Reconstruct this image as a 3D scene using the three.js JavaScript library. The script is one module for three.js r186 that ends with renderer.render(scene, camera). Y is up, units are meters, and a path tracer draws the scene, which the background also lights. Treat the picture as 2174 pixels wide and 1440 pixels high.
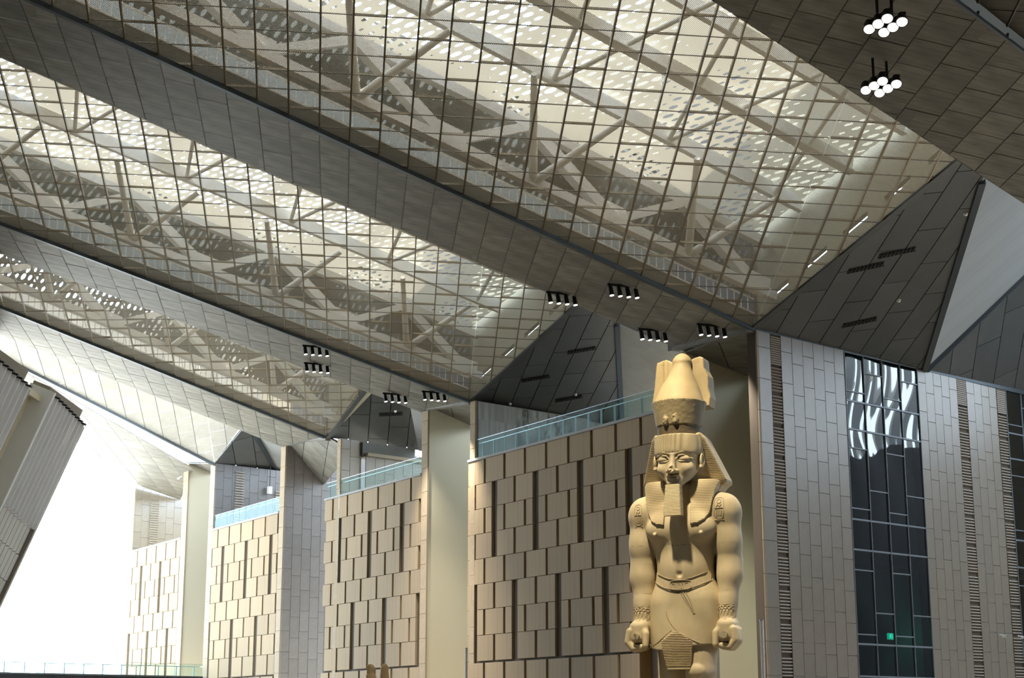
import * as THREE from 'three';
import { mergeGeometries, mergeVertices } from 'three/addons/utils/BufferGeometryUtils.js';

// ---------- camera, sky, sun, exposure ----------
const scene = new THREE.Scene();
const PITCH = Math.atan(820 / 3500), EYE = new THREE.Vector3(0, 1.6, 0);
const camera = new THREE.PerspectiveCamera(2 * Math.atan(720 / 3500) * 180 / Math.PI, 2174 / 1440, 0.3, 2000);
camera.position.copy(EYE); camera.rotation.set(PITCH, 0, 0);
scene.add(camera);
const renderer = new THREE.WebGLRenderer({ antialias: true });
renderer.toneMapping = THREE.LinearToneMapping;
renderer.toneMappingExposure = 0.58;
renderer.shadowMap.enabled = true;
scene.background = new THREE.Color(9.8, 12.0, 14.4);
const sun = new THREE.DirectionalLight(new THREE.Color(1, 0.93, 0.8), 26);
sun.position.set(75, 190, -150); sun.target.position.set(0, 20, -80);
sun.castShadow = true; sun.shadow.radius = 1;
Object.assign(sun.shadow.camera, { left: -180, right: 180, top: 180, bottom: -180, near: 1, far: 500 });
sun.shadow.mapSize.set(4096, 4096);
scene.add(sun, sun.target);

// ---------- helpers ----------
const V = (x, y, z) => new THREE.Vector3(x, y, z);
let seed = 12345;
const rnd = () => { seed = (seed * 1664525 + 1013904223) >>> 0; return seed / 4294967296; };
const rr = (a, b) => a + (b - a) * rnd();
const lin = (r, g, b) => new THREE.Color().setRGB(r, g, b);
const names = new Map();
function numbered(n) { const k = names.get(n) ?? 0; names.set(n, k + 1); return k ? n + '_' + String(k).padStart(3, '0') : n; }
function tag(o, label, category, group, kind) {
  if (label) o.userData.label = label;
  if (category) o.userData.category = category;
  if (group) o.userData.group = group;
  if (kind) o.userData.kind = kind;
  return o;
}
function mesh(name, geo, mat, parent) {
  const m = new THREE.Mesh(geo, mat);
  m.name = parent && parent !== scene ? name : numbered(name);
  m.castShadow = m.receiveShadow = true;
  (parent ?? scene).add(m);
  return m;
}
function group(name, pos = [0, 0, 0], turn = 0) { const g = new THREE.Group(); g.name = numbered(name); g.position.set(...pos); g.rotation.y = turn; scene.add(g); return g; }
function struct(name, label, pos, turn) { return tag(group(name, pos, turn), label, null, null, 'structure'); }
// where a point falls in the 2174 x 1440 frame: used only to decide which pieces are worth a mesh of their own
const cP = Math.cos(PITCH), sP = Math.sin(PITCH);
function inFrame(p, margin = 60) {
  const y = p.y - EYE.y, f = -p.z, Z = f * cP + y * sP, Y = y * cP - f * sP;
  if (Z < 1) return false;
  const px = 1087 + 3500 * p.x / Z, py = 720 - 3500 * Y / Z;
  return px > -margin && px < 2174 + margin && py > -margin && py < 1440 + margin;
}
const cache = new Map();
function cached(key, make) { if (!cache.has(key)) cache.set(key, make()); return cache.get(key); }
function quadGeo(quads, uvOf) { // quads: arrays of 3..n coplanar points, fan-triangulated, flat normals
  const pos = [], nor = [], uv = [];
  const a = V(), b = V(), n = V();
  for (const q of quads) {
    for (let i = 1; i < q.length - 1; i++) {
      a.subVectors(q[i], q[0]); b.subVectors(q[i + 1], q[0]); n.crossVectors(a, b).normalize();
      for (const p of [q[0], q[i], q[i + 1]]) { pos.push(p.x, p.y, p.z); nor.push(n.x, n.y, n.z); const t = uvOf ? uvOf(p, n) : [Math.abs(n.z) > 0.5 || Math.abs(n.x) < 0.5 ? p.x : p.z, Math.abs(n.y) > 0.7 ? p.z : p.y]; uv.push(t[0], t[1]); }
    }
  }
  const g = new THREE.BufferGeometry();
  g.setAttribute('position', new THREE.Float32BufferAttribute(pos, 3));
  g.setAttribute('normal', new THREE.Float32BufferAttribute(nor, 3));
  g.setAttribute('uv', new THREE.Float32BufferAttribute(uv, 2));
  return g;
}
// a box from x0..x1, y0..y1, z0..z1 whose front (z1) edges are chamfered by c
function slabGeo(x0, x1, y0, y1, z0, z1, c = 0) {
  const P = (x, y, z) => V(x, y, z), q = [];
  const f = [P(x0 + c, y0 + c, z1), P(x1 - c, y0 + c, z1), P(x1 - c, y1 - c, z1), P(x0 + c, y1 - c, z1)];
  const m = [P(x0, y0, z1 - c), P(x1, y0, z1 - c), P(x1, y1, z1 - c), P(x0, y1, z1 - c)];
  const b = [P(x0, y0, z0), P(x1, y0, z0), P(x1, y1, z0), P(x0, y1, z0)];
  q.push(f);
  for (let i = 0; i < 4; i++) { const j = (i + 1) % 4; if (c) q.push([m[i], m[j], f[j], f[i]]); q.push([b[i], b[j], m[j], m[i]]); }
  q.push([b[3], b[2], b[1], b[0]]);
  return quadGeo(q);
}
const boxGeo = (w, h, d, x = 0, y = 0, z = 0) => slabGeo(x - w / 2, x + w / 2, y - h / 2, y + h / 2, z - d / 2, z + d / 2, 0);
function barBetween(a, b, w, h = w, up = V(0, 1, 0)) { // square bar from a to b
  const d = V().subVectors(b, a), L = d.length(); d.normalize();
  let s = V().crossVectors(up, d); if (s.lengthSq() < 1e-6) s = V(1, 0, 0); s.normalize();
  const u = V().crossVectors(d, s).normalize();
  const g = boxGeo(w, h, L, 0, 0, L / 2), m = new THREE.Matrix4().makeBasis(s, u, d).setPosition(a);
  return g.applyMatrix4(m);
}
function tubeBetween(a, b, r0, r1 = r0, seg = 12) {
  const d = V().subVectors(b, a), L = d.length();
  const g = new THREE.CylinderGeometry(r1, r0, L, seg, 1);
  g.translate(0, L / 2, 0);
  g.applyQuaternion(new THREE.Quaternion().setFromUnitVectors(V(0, 1, 0), d.normalize())); g.translate(a.x, a.y, a.z);
  return g;
}
function merged(list) { return mergeGeometries(list.map((g) => { const h = g.index ? g.toNonIndexed() : g.clone(); for (const k of Object.keys(h.attributes)) if (!['position', 'normal', 'uv'].includes(k)) h.deleteAttribute(k); return h; })); }

// ---------- noise and textures ----------
const hash = (x, y, z) => { let h = Math.imul(x | 0, 374761393) ^ Math.imul(y | 0, 668265263) ^ Math.imul(z | 0, 2147483647 ^ 69069); h = Math.imul(h ^ (h >>> 13), 1274126177); return ((h ^ (h >>> 16)) >>> 0) / 4294967296; };
const sm = (t) => t * t * (3 - 2 * t);
function noise3(x, y, z, per = 1 << 20) {
  const xi = Math.floor(x), yi = Math.floor(y), zi = Math.floor(z), u = sm(x - xi), v = sm(y - yi), w = sm(z - zi);
  const H = (a, b, c) => hash(((xi + a) % per + per) % per, ((yi + b) % per + per) % per, zi + c);
  const l = (a, b, t) => a + (b - a) * t;
  return l(l(l(H(0, 0, 0), H(1, 0, 0), u), l(H(0, 1, 0), H(1, 1, 0), u), v), l(l(H(0, 0, 1), H(1, 0, 1), u), l(H(0, 1, 1), H(1, 1, 1), u), v), w);
}
function fbm(x, y, z, oct = 4, per = 1 << 20) { let s = 0, a = 0.5, n = 0; for (let i = 0; i < oct; i++) { s += a * noise3(x, y, z + i * 17, per); n += a; a *= 0.5; x *= 2; y *= 2; per *= 2; } return s / n; }
function dataTex(w, h, fn, srgb = true) {
  const d = new Uint8Array(w * h * 4);
  for (let y = 0; y < h; y++) for (let x = 0; x < w; x++) { const c = fn(x / w, y / h), i = (y * w + x) * 4; for (let k = 0; k < 3; k++) d[i + k] = Math.max(0, Math.min(255, Math.round(c[k] * 255))); d[i + 3] = 255; }
  const t = new THREE.DataTexture(d, w, h, THREE.RGBAFormat);
  t.wrapS = t.wrapT = THREE.RepeatWrapping; t.magFilter = THREE.LinearFilter; t.minFilter = THREE.LinearMipmapLinearFilter; t.generateMipmaps = true;
  if (srgb) t.colorSpace = THREE.SRGBColorSpace;
  t.needsUpdate = true; return t;
}
function rep(t, sx, sy) { const c = t.clone(); c.repeat.set(sx, sy); c.needsUpdate = true; return c; }
const grey = (v) => [v, v, v];
// mottled stone / metal grain, repeats over 1 unit
const mottle = dataTex(256, 256, (u, v) => grey(0.9 + 0.1 * fbm(u * 6, v * 6, 3, 5, 6)));
const streak = dataTex(256, 256, (u, v) => grey(0.72 + 0.28 * fbm(u * 24, v * 3, 9, 4, 3 * 8)));
const streakH = dataTex(256, 256, (u, v) => grey(0.62 + 0.38 * fbm(u * 3, v * 20, 5, 4, 60)));
const flute = dataTex(128, 4, (u) => { const f = Math.abs(((u * 8) % 1) - 0.5) * 2; return grey(f > 0.88 ? 0.86 : 0.95 + 0.05 * hash(Math.floor(u * 8), 1, 1)); });
const wavyN = dataTex(128, 256, (u, v) => { // gently bent glass: normals that swing from side to side
  const e = 0.01, h = (a, b) => Math.sin(a * 6.283 + 1.6 * Math.sin(b * 6.283)) * 0.5 + 0.5 * fbm(a * 2, b * 4, 7, 1, 4);
  const dx = (h(u + e, v) - h(u - e, v)) / (2 * e), dy = (h(u, v + e) - h(u, v - e)) / (2 * e);
  return [0.5 - dx * 0.03, 0.5 - dy * 0.012, 1];
}, false);
function holes(r) { // quincunx of round holes: black is open
  return dataTex(48, 48, (u, v) => {
    let m = 9; for (const [a, b] of [[0, 0], [1, 0], [0, 1], [1, 1], [0.5, 0.5]]) m = Math.min(m, Math.hypot(u - a, v - b));
    return grey(Math.max(0, Math.min(1, (m - r) * 24 + 0.5)));
  }, false);
}
const std = (o) => new THREE.MeshStandardMaterial(o);
const M = {
  stone: [0.96, 1, 1.03].map((k) => new THREE.MeshPhysicalMaterial({ color: lin(0.22 * k, 0.18 * k, 0.135 * k), map: mottle, roughness: 0.3, ior: 2.2 })),
  stoneMatt: [0.97, 1, 1.03].map((k) => std({ color: lin(0.38 * k, 0.295 * k, 0.195 * k), map: mottle, roughness: 0.85 })),
  stoneDark: [0.95, 1, 1.05].map((k) => std({ color: lin(0.17 * k, 0.155 * k, 0.145 * k), map: mottle, roughness: 0.35 })),
  block: [0.92, 1, 1.06].map((k) => std({ color: lin(0.335 * k, 0.245 * k, 0.142 * k), map: rep(flute, 0.78, 1), roughness: 0.8 })),
  slotBack: std({ color: lin(0.085, 0.066, 0.048), roughness: 0.9 }),
  cream: std({ color: lin(0.7, 0.635, 0.46), roughness: 0.75 }),
  concrete: std({ color: lin(0.36, 0.37, 0.36), map: rep(mottle, 0.3, 0.3), roughness: 0.8 }),
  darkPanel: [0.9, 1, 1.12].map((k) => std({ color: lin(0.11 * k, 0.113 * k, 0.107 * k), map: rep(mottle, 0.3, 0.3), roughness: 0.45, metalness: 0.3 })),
  groove: std({ color: lin(0.02, 0.02, 0.02), roughness: 0.9 }),
  trim: std({ color: lin(0.075, 0.09, 0.1), roughness: 0.35, metalness: 0.6 }),
  mesh: [0.9, 1, 1.1].map((k) => std({ color: lin(0.36 * k, 0.31 * k, 0.235 * k), alphaMap: rep(holes(0.3), 12, 12), transparent: true, roughness: 0.5, metalness: 0.4, side: THREE.DoubleSide })),
  soffit: [0.88, 1, 1.12].map((k) => std({ color: lin(0.29 * k, 0.272 * k, 0.225 * k), map: rep(streakH, 0.5, 0.5), roughness: 0.55, metalness: 0.1, side: THREE.DoubleSide })),
  brass: std({ color: lin(0.2, 0.16, 0.105), roughness: 0.35, metalness: 0.6 }),
  whiteSteel: std({ color: lin(0.8, 0.78, 0.72), roughness: 0.5 }),
  deck: new THREE.MeshPhysicalMaterial({ color: lin(0.8, 0.74, 0.6), roughness: 1, transmission: 0.12, thickness: 0, side: THREE.DoubleSide }),
  web: std({ color: lin(0.17, 0.16, 0.13), roughness: 0.8, side: THREE.DoubleSide }),
  glass: new THREE.MeshPhysicalMaterial({ color: lin(0.72, 0.9, 0.88), roughness: 0.03, transmission: 1, thickness: 0, ior: 1.5 }),
  tinted: new THREE.MeshPhysicalMaterial({ color: lin(0.02, 0.2, 0.24), roughness: 0.02, transmission: 1, thickness: 0, ior: 2.05, normalMap: rep(wavyN, 0.42, 0.14), normalScale: new THREE.Vector2(0.1, 0.1) }),
  steel: std({ color: lin(0.42, 0.46, 0.5), roughness: 0.3, metalness: 0.8 }),
  frame: std({ color: lin(0.2, 0.225, 0.25), roughness: 0.4, metalness: 0.4 }),
  paleConcrete: std({ color: lin(0.6, 0.62, 0.61), map: rep(streak, 0.25, 0.1), roughness: 0.85 }),
  innerWall: std({ color: lin(0.3, 0.4, 0.4), roughness: 0.8 }),
  louvreSlat: std({ color: lin(0.26, 0.22, 0.175), roughness: 0.6 }),
  post: std({ color: lin(0.22, 0.27, 0.28), roughness: 0.5, metalness: 0.2 }),
  blackMetal: std({ color: lin(0.02, 0.022, 0.025), roughness: 0.4, metalness: 0.5 }),
  lampGlow: std({ color: lin(0.9, 0.9, 0.9), emissive: lin(1, 0.95, 0.85), emissiveIntensity: 6 }),
  floor: std({ color: lin(0.2, 0.175, 0.14), map: rep(mottle, 0.2, 0.2), roughness: 0.35 }),
  liner: std({ color: lin(0.09, 0.09, 0.09), roughness: 0.8, side: THREE.DoubleSide }),
  jointBar: std({ color: lin(0.07, 0.062, 0.05), roughness: 0.5, metalness: 0.4 }),
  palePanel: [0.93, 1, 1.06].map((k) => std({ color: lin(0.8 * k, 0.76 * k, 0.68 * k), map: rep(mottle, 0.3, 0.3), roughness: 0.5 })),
  deckWall: std({ color: lin(0.42, 0.38, 0.28), roughness: 0.9 }),
  plain: std({ color: lin(0.34, 0.30, 0.24), roughness: 0.85 }),
  paving: std({ color: lin(0.78, 0.74, 0.66), map: rep(mottle, 0.3, 0.3), roughness: 0.8 }),
  creamPale: std({ color: lin(0.86, 0.78, 0.58), roughness: 0.8 }),
  ground: std({ color: lin(0.72, 0.66, 0.57), roughness: 0.95 }),
  slatGrey: std({ color: lin(0.88, 0.82, 0.82), roughness: 0.5, metalness: 0.1 }),
  slatWhite: std({ color: lin(0.93, 0.93, 0.91), roughness: 0.5 }),
};

// ---------- the two wall directions ----------
const A = V(-0.519752, 0, -0.854317), N = V(-0.854317, 0, 0.519752), W0 = V(-2.22165, 0, -100), B = V(0.752949, 0, -0.658079), NB = V(0.658079, 0, 0.752949);
const FAC = -58.683 * Math.PI / 180, SIDE = 41.153 * Math.PI / 180; // turns that lay local x along the facade (to the right) and along the fins (into depth)
const fac = (s, y, t = 0) => V(W0.x + A.x * s + N.x * t, y, W0.z + A.z * s + N.z * t);
const stOf = (p) => [(p.x - W0.x) * A.x + (p.z - W0.z) * A.z, (p.x - W0.x) * N.x + (p.z - W0.z) * N.z];
const datum = (s, t) => 21.25 + 0.0396 * s + 0.21 * t; // underside of the roof
// ---------- stone block facades ----------
const ROW = 1.51, TOP = 17.36;
function facade(label, sL, sR, g0, step, phase) {
  const t = struct('wall_back', label, fac(sL, 0, 0).toArray(), FAC), X1 = sL - sR;
  mesh('backing', slabGeo(0.02, X1 - 0.02, 0, TOP - 0.02, -1.1, -0.15), M.slotBack, t);
  mesh('coping', slabGeo(-0.04, X1 + 0.04, TOP, TOP + 0.16, -0.9, 0.06, 0.02), M.concrete, t);
  const gx = (k) => sL - (g0 - k * step), mx = (k) => gx(k - 0.5), K = Math.ceil(X1 / step) + 1;
  const put = (xa, xb, y0, y1) => {
    xa = Math.max(xa, 0); xb = Math.min(xb, X1);
    if (xb - xa < 0.12) return;
    const w = Math.round((xb - xa) * 100) / 100, h = y1 - y0 - 0.025;
    const g = cached('blk' + w + '_' + h.toFixed(3), () => slabGeo(-w / 2, w / 2, 0, h, -0.15, 0, 0.012));
    const m = mesh('block', g, M.block[Math.floor(rnd() * 3)], t);
    m.position.set((xa + xb) / 2, y0 + 0.0125, rr(-0.006, 0.006));
  };
  for (let r = 0; r < 11; r++) {
    const y1 = r < 8 ? TOP - r * ROW : TOP - 8 * ROW - 0.1 - (r - 8) * ROW, y0 = r === 10 ? 0 : y1 - ROW;
    const slots = [];
    for (let k = -1; k <= K; k++) {
      const odd = ((k + phase) % 2 + 2) % 2 === 1;
      if (r % 2 === 0) slots.push([gx(k), 0.12]);
      if (r === 1 || r === 3) slots.push([mx(k), odd ? 0.32 : 0.12]);
      if (r === 2 && odd) slots.push([mx(k), 0.32]);
      if (r === 5 || r === 7) slots.push([mx(k), odd ? 0.12 : 0.32]);
      if (r === 6 && !odd) slots.push([mx(k), 0.32]);
      if (r === 9) slots.push([mx(k), 0.12]);
    }
    slots.sort((a, b) => a[0] - b[0]);
    let x = 0;
    for (const [c, h] of slots) { if (c - h > x) put(x, c - h, y0, y1); x = Math.max(x, c + h); }
    put(x, X1, y0, y1);
  }
  return t;
}
facade('right-hand facade of fluted sandstone blocks behind the statue', 0.92, -20.5, -1.09, 2.31, 0);
facade('middle facade of fluted sandstone blocks under a greenish glass balustrade', 21.7, 7.06, 20.34, 2.38, 0);
facade('bright facade of fluted blocks under the shimmering glass balustrade', 43.9, 30.0, 42.44, 2.47, 0);
facade('sunlit white facade of fluted blocks farthest away beside the open end', 64.6, 51.3, 60.0, 2.55, 1);

// ---------- tile walls ----------
function tiles(parent, u0, u1, n, joint, yLo, yHi, offs, mats, depth = 0.06) { // n columns of tall tiles in the parent's x, y plane
  const w = (u1 - u0) / n;
  for (let c = 0; c < n; c++) {
    let y = joint + (c % 2 ? -offs : 0);
    while (y < yHi + 1.55) y += 1.55;
    for (; y > yLo; y -= 1.55) {
      const a = Math.max(y - 1.55, yLo), b = Math.min(y, yHi);
      if (b - a < 0.06) continue;
      const h = Math.round((b - a) * 100) / 100;
      const g = cached('tile' + w.toFixed(3) + '_' + h + '_' + depth, () => slabGeo(0.008, w - 0.008, 0.008, h - 0.008, -depth, 0, 0.008));
      const m = mesh('tile', g, mats[Math.floor(rnd() * mats.length)], parent);
      m.position.set(u0 + c * w, a, rr(-0.004, 0.004));
    }
  }
}
function prismGeo(plan, y0, y1) { // vertical prism over a plan of [x, z] points
  const q = [], n = plan.length, lo = plan.map(([x, z]) => V(x, y0, z)), hi = plan.map(([x, z]) => V(x, y1, z));
  for (let i = 0; i < n; i++) { const j = (i + 1) % n; q.push([lo[i], lo[j], hi[j], hi[i]]); }
  q.push(hi, lo.slice().reverse());
  const g = quadGeo(q); return g;
}
// a thick wall that ends on the facade line and runs back into the depth; its near end is faced with stone
function fin(label, s1, s0, top, face, len, o = {}) {
  const t = struct('wall_fin', label, fac(s1, 0, 0).toArray(), 0), at = t.position;
  const P = (p, k = 0) => [p.x - at.x + B.x * k, p.z - at.z + B.z * k];
  const a = fac(s1, 0, -0.06), b = fac(s0 + 0.06, 0, -0.06);
  mesh('core', prismGeo([P(a), P(b), P(b, len), P(a, len)], 0, top), face, t);
  const e = new THREE.Group(); e.name = 'end_facing'; e.rotation.y = FAC; t.add(e);
  tiles(e, 0, s1 - s0, 1, 19.32 + (o.shift ?? 0), 0, top, 0, o.end ?? M.stoneMatt, 0.12);
  if (o.tileTo) { const f = new THREE.Group(); f.name = 'side_facing'; f.position.set(...fac(s0, 0, 0).sub(at).toArray()); f.rotation.y = SIDE; t.add(f); tiles(f, 0, o.tileTo, Math.round(o.tileTo / 0.85), 19.32, o.tileFrom ?? 0, top, 0.5, o.side ?? M.stone); }
  for (const [u0, u1, y0, y1] of o.louvres ?? []) { const l = [], w = u1 - u0; for (let y = y0; y < y1; y += 0.22) l.push(boxGeo(w, 0.11, 0.14, 0, y, 0)); const L = new THREE.Group(); L.name = 'louvre'; L.position.set(...fac(s0, 0, 0).addScaledVector(B, (u0 + u1) / 2).addScaledVector(NB, 0.05).sub(at).toArray()); L.rotation.y = SIDE; t.add(L); tag(mesh('slat', merged(l), M.plain, L), null, null, null, 'stuff'); }
  return t;
}
fin('cream plastered fin wall directly behind the standing statue', -20.53, -21.3, 20.15, M.cream, 26);
fin('tall olive cream fin wall between the middle and right facades', 7.04, 6.2, 21.85, M.cream, 26);
fin('dark grey tiled fin wall between the bright and middle facades', 29.95, 29.05, 22.95, M.slotBack, 26, { tileTo: 10.2, side: M.stoneDark });
fin('yellowish cream fin wall beside the sunlit far facade', 51.25, 50.05, 24.0, M.cream, 26);
fin('short concrete fin rising above the right facade parapet', 0.72, 0.1, 21.15, M.concrete, 26, { shift: 0.4 });
fin('slim pale pier standing behind the middle balustrade', 19.85, 19.3, 21.6, M.plain, 1.8, { shift: 0.2, tileTo: 1.7, tileFrom: 10 });
fin('tiled fin wall above the shimmering glass balustrade', 44.75, 43.7, 23.05, M.slotBack, 24, { tileTo: 17.2, tileFrom: 12, side: M.stoneDark, louvres: [[2.0, 2.85, 17, 22.6], [6.0, 6.6, 17, 21.3]] });
fin('far tiled wall above the sunlit white facade', 65.2, 64.2, 23.65, M.slotBack, 22, { tileTo: 16.2, tileFrom: 12, louvres: [[1.7, 2.6, 17.5, 22.3]] });

// ---------- the long right-hand wall ----------
const RW = fac(-26.86, 0, 0), rightWall = struct('wall_right', 'tall bluish grey stone wall with louvre strips and dark glazing', RW.toArray(), SIDE);
{
  const top = 20.1, t = rightWall;
  for (const [a, b] of [[0, 6.75], [12.95, 21.3], [27.5, 46]]) mesh('core', slabGeo(a, b, 0, top, -0.6, -0.1), M.slotBack, t);
  tiles(t, 0, 1.0, 1, 19.32, 0, top, 0, M.stone, 0.1);
  tiles(t, 1.79, 6.75, 6, 19.32, 0, top, 0.5, M.stone, 0.1);
  tiles(t, 12.95, 16.55, 5, 19.32, 0, top, 0.5, M.stone, 0.1);
  tiles(t, 17.45, 20.35, 4, 19.32, 0, top, 0.5, M.stone, 0.1);
  mesh('core', slabGeo(27.5, 46, 0, top, -0.1, 0), M.stone[1], t);
  const e = new THREE.Group(); e.name = 'end_facing'; e.rotation.y = FAC - SIDE; e.position.set(-0.0, 0, 0); t.add(e);
  const inner = (s) => s; // the near end, seen edge-on from the left
  tiles(e, -0.62, 0.0, 1, 19.32, 0, top, 0, M.stoneMatt, 0.12);
  const louvre = (u0, u1) => {
    const L = new THREE.Group(); L.name = 'louvre'; L.position.set(u0, 0, 0); t.add(L);
    const w = u1 - u0, list = [], fine = [];
    for (let y = 0.1; y < 18.5; y += 0.155) {
      const k = (19.32 - 0.62 - y) / 1.55; if (Math.abs(k - Math.round(k)) * 1.55 < 0.03) continue;
      const g = boxGeo(w - 0.04, 0.06, 0.13); g.rotateX(-0.35); g.translate(w / 2, y, -0.07); list.push(g);
    }
    for (let y = 18.62; y < 20.0; y += 0.11) fine.push(boxGeo(w - 0.04, 0.08, 0.06, w / 2, y, -0.035));
    tag(mesh('slat', merged(list), M.louvreSlat, L), null, null, null, 'stuff');
    tag(mesh('fine_slat', merged(fine), M.louvreSlat, L), null, null, null, 'stuff');
  };
  louvre(1.0, 1.79); louvre(16.55, 17.45); louvre(20.4, 21.3);
}
// ---------- dark glazing in that wall ----------
function glazing(label, u0, cols, w) {
  const p = RW.clone().addScaledVector(B, u0), t = struct('window', label, p.toArray(), SIDE);
  t.name = t.name.replace('window', 'window_1'); names.set('window', 0); t.name = numbered('window_' + (glazing.n = (glazing.n ?? 0) + 1));
  const full = [17.55, 16.1, 11.55, 10.05, 5.45, 3.9], own = [[18.05, 15.15, 12.1, 9.05, 5.92], [19.15, 13.1, 7.0]];
  for (let c = 0; c <= cols; c++) mesh('mullion', slabGeo(c * w - 0.025, c * w + 0.025, 0, 20.05, -0.12, 0.03, 0.01), M.frame, t);
  for (let c = 0; c < cols; c++) {
    const ys = [0.4, ...full, ...own[c % 2], 20.05].sort((a, b) => a - b);
    for (let i = 0; i < ys.length; i++) {
      const heavy = full.includes(ys[i]) ? 0.045 : 0.03;
      mesh('transom', cached('tr' + w + heavy, () => slabGeo(0.03, w - 0.03, -heavy, heavy, -0.12, 0.02, 0.01)), M.frame, t).position.set(c * w, ys[i], 0);
      if (i) {
        const h = ys[i] - ys[i - 1], g = new THREE.PlaneGeometry(w - 0.06, h - 0.06);
        const uv = g.attributes.uv; for (let k = 0; k < uv.count; k++) uv.setXY(k, uv.getX(k) * w + c * 0.37, uv.getY(k) * h + ys[i - 1]);
        const m = mesh('pane', g, M.tinted, t); m.position.set((c + 0.5) * w, (ys[i] + ys[i - 1]) / 2, -0.04);
        m.rotation.set(rr(-0.006, 0.006), rr(-0.012, 0.012), 0);
      }
    }
  }
  // the dark hall behind the glass
  const W = cols * w, q = [], P = V;
  q.push([P(-0.3, 0, -7), P(W + 0.3, 0, -7), P(W + 0.3, 20.3, -7), P(-0.3, 20.3, -7)], [P(-0.3, 0, -0.3), P(-0.3, 0, -7), P(-0.3, 20.3, -7), P(-0.3, 20.3, -0.3)], [P(W + 0.3, 0, -7), P(W + 0.3, 0, -0.3), P(W + 0.3, 20.3, -0.3), P(W + 0.3, 20.3, -7)]);
  q.push([P(-0.3, 20.3, -7), P(W + 0.3, 20.3, -7), P(W + 0.3, 20.3, -0.1), P(-0.3, 20.3, -0.1)], [P(-0.3, 0, -0.1), P(W + 0.3, 0, -0.1), P(W + 0.3, 0, -7), P(-0.3, 0, -7)]);
  mesh('inner_wall', quadGeo(q), M.innerWall, t);
  for (const y of [3.6, 9.6, 14.6]) mesh('floor_slab', slabGeo(-0.3, W + 0.3, y - 0.15, y + 0.15, -7, -0.6), M.slotBack, t);
  for (const x of [W * 0.38, W * 0.66]) mesh('inner_column', tubeBetween(V(x, 0, -3.5), V(x, 3.45, -3.5), 0.16), M.steel, t);
  return t;
}
glazing('dark teal glazing beside the wide stone strip, mirroring bright openings', 6.75, 4, 1.55);
glazing('dark teal glazing cut by the right edge of the picture', 21.3, 4, 1.55);
// ---------- folded roof: lines where the folds meet, in plan (s along the facade, t towards the camera) ----------
const T0 = 0, T1 = 74;
const LINES = { R0: [-52.75, 0.148], E1: [-46.45, 0.140], R1: [-26.74, 0.0732], E2: [-20.63, 0.0654], R2: [0.95, 0.0737], E3: [6.3, 0.0847], R3: [22.05, 0.246], E4: [27.6, 0.25], R4: [43.85, 0.667], E5: [48.7, 0.87] };
const onDatum = (name, t) => { const [s0, k] = LINES[name], s = s0 - k * t; return fac(s, datum(s, t), t); };
function clipPoly(poly, a, b, c) { // keep a*x + b*y <= c
  const out = [];
  for (let i = 0; i < poly.length; i++) {
    const p = poly[i], q = poly[(i + 1) % poly.length], dp = a * p[0] + b * p[1] - c, dq = a * q[0] + b * q[1] - c;
    if (dp <= 0) out.push(p);
    if ((dp < 0 && dq > 0) || (dp > 0 && dq < 0)) { const k = dp / (dp - dq); out.push([p[0] + (q[0] - p[0]) * k, p[1] + (q[1] - p[1]) * k]); }
  }
  return out;
}
function insetPoly(poly, d) {
  let out = poly;
  for (let i = 0; i < poly.length; i++) {
    const [x0, y0] = poly[i], [x1, y1] = poly[(i + 1) % poly.length], L = Math.hypot(x1 - x0, y1 - y0);
    if (L < 1e-6) continue;
    const nx = (y1 - y0) / L, ny = -(x1 - x0) / L; // outward for counter-clockwise
    out = clipPoly(out, nx, ny, nx * x0 + ny * y0 - d);
    if (out.length < 3) return out;
  }
  return out;
}
const area = (p) => p.reduce((s, [x, y], i) => { const [a, b] = p[(i + 1) % p.length]; return s + x * b - a * y; }, 0) / 2;
function trayGeo(poly, lip) { // a sheet-metal tray: flat face at z = 0, edges folded back
  const q = [poly.map(([x, y]) => V(x, y, 0))];
  if (lip) for (let i = 0; i < poly.length; i++) { const a = poly[i], b = poly[(i + 1) % poly.length]; q.push([V(a[0], a[1], -lip), V(b[0], b[1], -lip), V(b[0], b[1], 0), V(a[0], a[1], 0)]); }
  return quadGeo(q, (p, n) => (Math.abs(n.z) > 0.5 ? [p.x, p.y] : Math.abs(n.x) > 0.5 ? [p.z, p.y] : [p.x, p.z]));
}
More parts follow.
